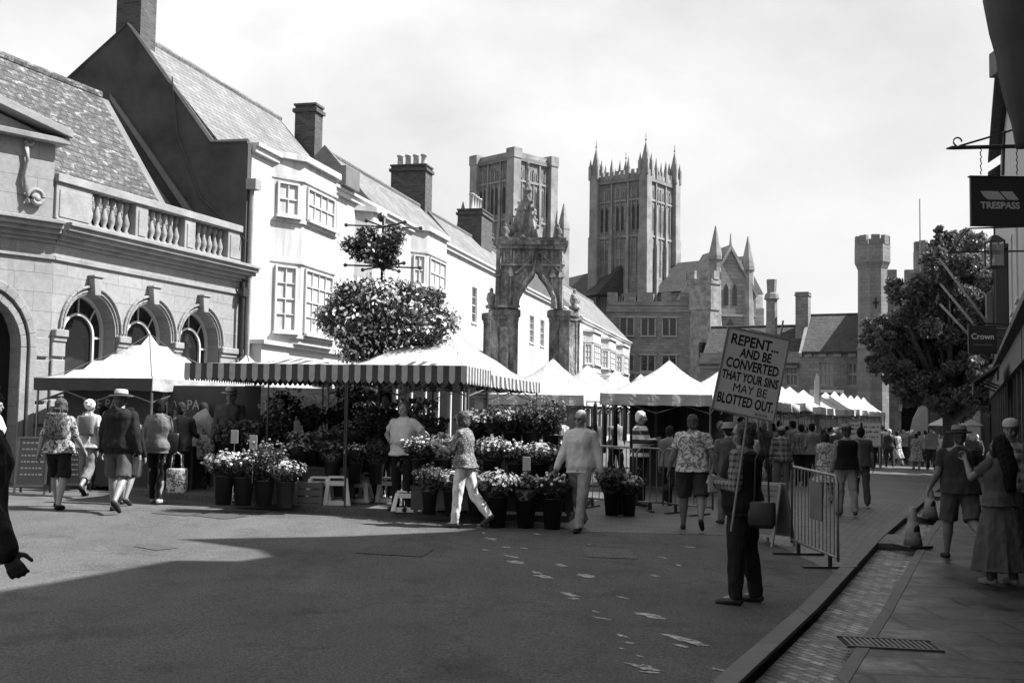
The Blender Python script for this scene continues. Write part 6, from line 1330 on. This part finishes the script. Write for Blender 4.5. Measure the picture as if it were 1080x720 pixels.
# crowd from a few master figures
def crowd():
    specs=[dict(top='tee',tm=cloth(.25),bot='trousers',bm_=cloth(.04),hm='hairb'),dict(top='long',tm=cloth(.02),bot='trousers',bm_=cloth(.03),hm='hairg'),dict(top='dress',tm=fl2,hair='bob',hm='hairm',fem=True,dresslen=.4),
      dict(top='shirt',tm=cloth(.12),bot='shorts',bm_=cloth(.2),hat='cap',hatm=cloth(.4)),dict(top='tee',tm=cloth(.06),bot='leggings',bm_=cloth(.02),hair='bob',hm='hairb',fem=True),dict(top='jacket',tm=cloth(.09),bot='trousers',bm_=cloth(.05),hm='hairw'),
      dict(top='tee',tm=fl,bot='capri',bm_=cloth(.4),hair='curly',hm='hairw',fem=True),dict(top='long',tm=cloth(.03),bot='trousers',bm_=cloth(.02),hat='brim',hatm=cloth(.35))]
    words=['person in pale shirt, dark trousers','person in black long-sleeved top','woman in floral dress','man in grey shirt, shorts and pale cap','dark-haired woman in dark tee','white-haired person in grey jacket','woman with curly white hair in print top','person in brimmed hat and black top']
    spots=[(925,48),(938,50),(946,52),(953,55),(962,54),(969,58),(976,52),(984,57),(990,53),(996,60),(1003,56),(1012,50),(948,61),(958,63),(972,65),(987,64),(1020,55),(916,56),
           (836,33),(858,36),(868,39),(878,42),(886,45),(893,49),(850,44),(862,50),(874,54),(900,52),(806,30),(815,34),(783,28),(760,27),(748,29),(845,52),(883,36),(909,60),(856,31),(690,30),(738,33),(650,29),(627,30),(930,62),(982,47),(1030,48),(890,57),(905,66),(921,57),(934,64),(942,58),(955,60),(966,48),(978,61),(1000,49),(871,47),(864,44),(848,38),(830,36),(822,39),(812,43),(770,31),(781,33),(795,29),(803,35)]
    area=lambda px,Y: ('before the gatehouse arch' if px>=910 else ('beside the long tent row' if px>=800 else 'near the front white tents'))
    import collections
    keys=[((i*5+i//3)%8,area(px,Y)) for i,(px,Y) in enumerate(spots)]; by=collections.defaultdict(list)
    for i,k in enumerate(keys): by[k].append(i)
    labs={}
    for k,ii in by.items():
        ii.sort(key=lambda i:spots[i][1])
        for n_,i in enumerate(ii): labs[i]=('%s %s'%(words[k[0]],k[1]))+('' if len(ii)==1 else ', '+['nearest','second nearest','third nearest','fourth nearest','fifth nearest','sixth nearest','seventh nearest','eighth nearest','ninth nearest','tenth nearest','eleventh nearest'][n_]+' of its look')
    protos={}
    for i,(px,Y) in enumerate(spots):
        k=keys[i][0]; w=gx(px,Y)
        if k not in protos: protos[k]=person(labs[i],w,random.uniform(1.62,1.78),random.uniform(-30,30),L=(10,4),Rr=(-10,14),vox=.02,group='people in the market crowd',la=(random.uniform(-10,20),10,random.uniform(5,50),0),ra=(random.uniform(-10,20),10,random.uniform(5,50),0),**specs[k])[0]
        else: LATE.append((protos[k],w,random.choice([random.uniform(-40,40),random.uniform(140,220)]),labs[i],random.uniform(.94,1.05)))
LATE=[]
crowd()
run_jobs()
for src,w,yaw,lab,s in LATE:
    o=copy_tree(src); o.location=w; o.rotation_euler=(0,0,R(yaw)); o.scale=(s,s,s); o['label']=lab
# ================= sky and sun
sv=Vector((SD.x*math.cos(EL),SD.y*math.cos(EL),math.sin(EL)))
L=bpy.data.lights.new('sun','SUN'); L.energy=5.0; L.angle=R(.6); L.color=(1,1,1); lo=bpy.data.objects.new('sun',L); C.objects.link(lo); lo.rotation_euler=sv.to_track_quat('Z','Y').to_euler(); lo.location=(0,0,60)
w=bpy.data.worlds.new('World'); sc.world=w; w.use_nodes=True; n=w.node_tree; n.nodes.clear(); out=n.nodes.new('ShaderNodeOutputWorld'); bg=n.nodes.new('ShaderNodeBackground'); n.links.new(bg.outputs[0],out.inputs[0])
sk=n.nodes.new('ShaderNodeTexSky'); sk.sky_type='NISHITA'; sk.sun_disc=False; sk.sun_elevation=EL; sk.sun_rotation=math.atan2(sv.x,sv.y); sk.air_density=1; sk.dust_density=2.5
bw=n.nodes.new('ShaderNodeRGBToBW'); n.links.new(sk.outputs[0],bw.inputs[0])
tc=n.nodes.new('ShaderNodeTexCoord'); mp=n.nodes.new('ShaderNodeMapping'); mp.inputs['Scale'].default_value=(1,1,1.7); mp.inputs['Location'].default_value=SKYLOC; n.links.new(tc.outputs['Generated'],mp.inputs[0])
f=nz(n,mp.outputs[0],2.2,7,.55); cl=ramp(n,f,[(.38,.4),(.63,1)])
mx=n.nodes.new('ShaderNodeMix'); mx.data_type='FLOAT'; n.links.new(cl,mx.inputs[0]); n.links.new(bw.outputs[0],mx.inputs[2]); mx.inputs[3].default_value=SKYC
n.links.new(mx.outputs[0],bg.inputs[0]); bg.inputs[1].default_value=SKYS
sc.view_settings.view_transform='Standard'; sc.view_settings.look='None'; sc.view_settings.exposure=EXPO; sc.view_settings.gamma=1
sc.render.resolution_x=1024; sc.render.resolution_y=682
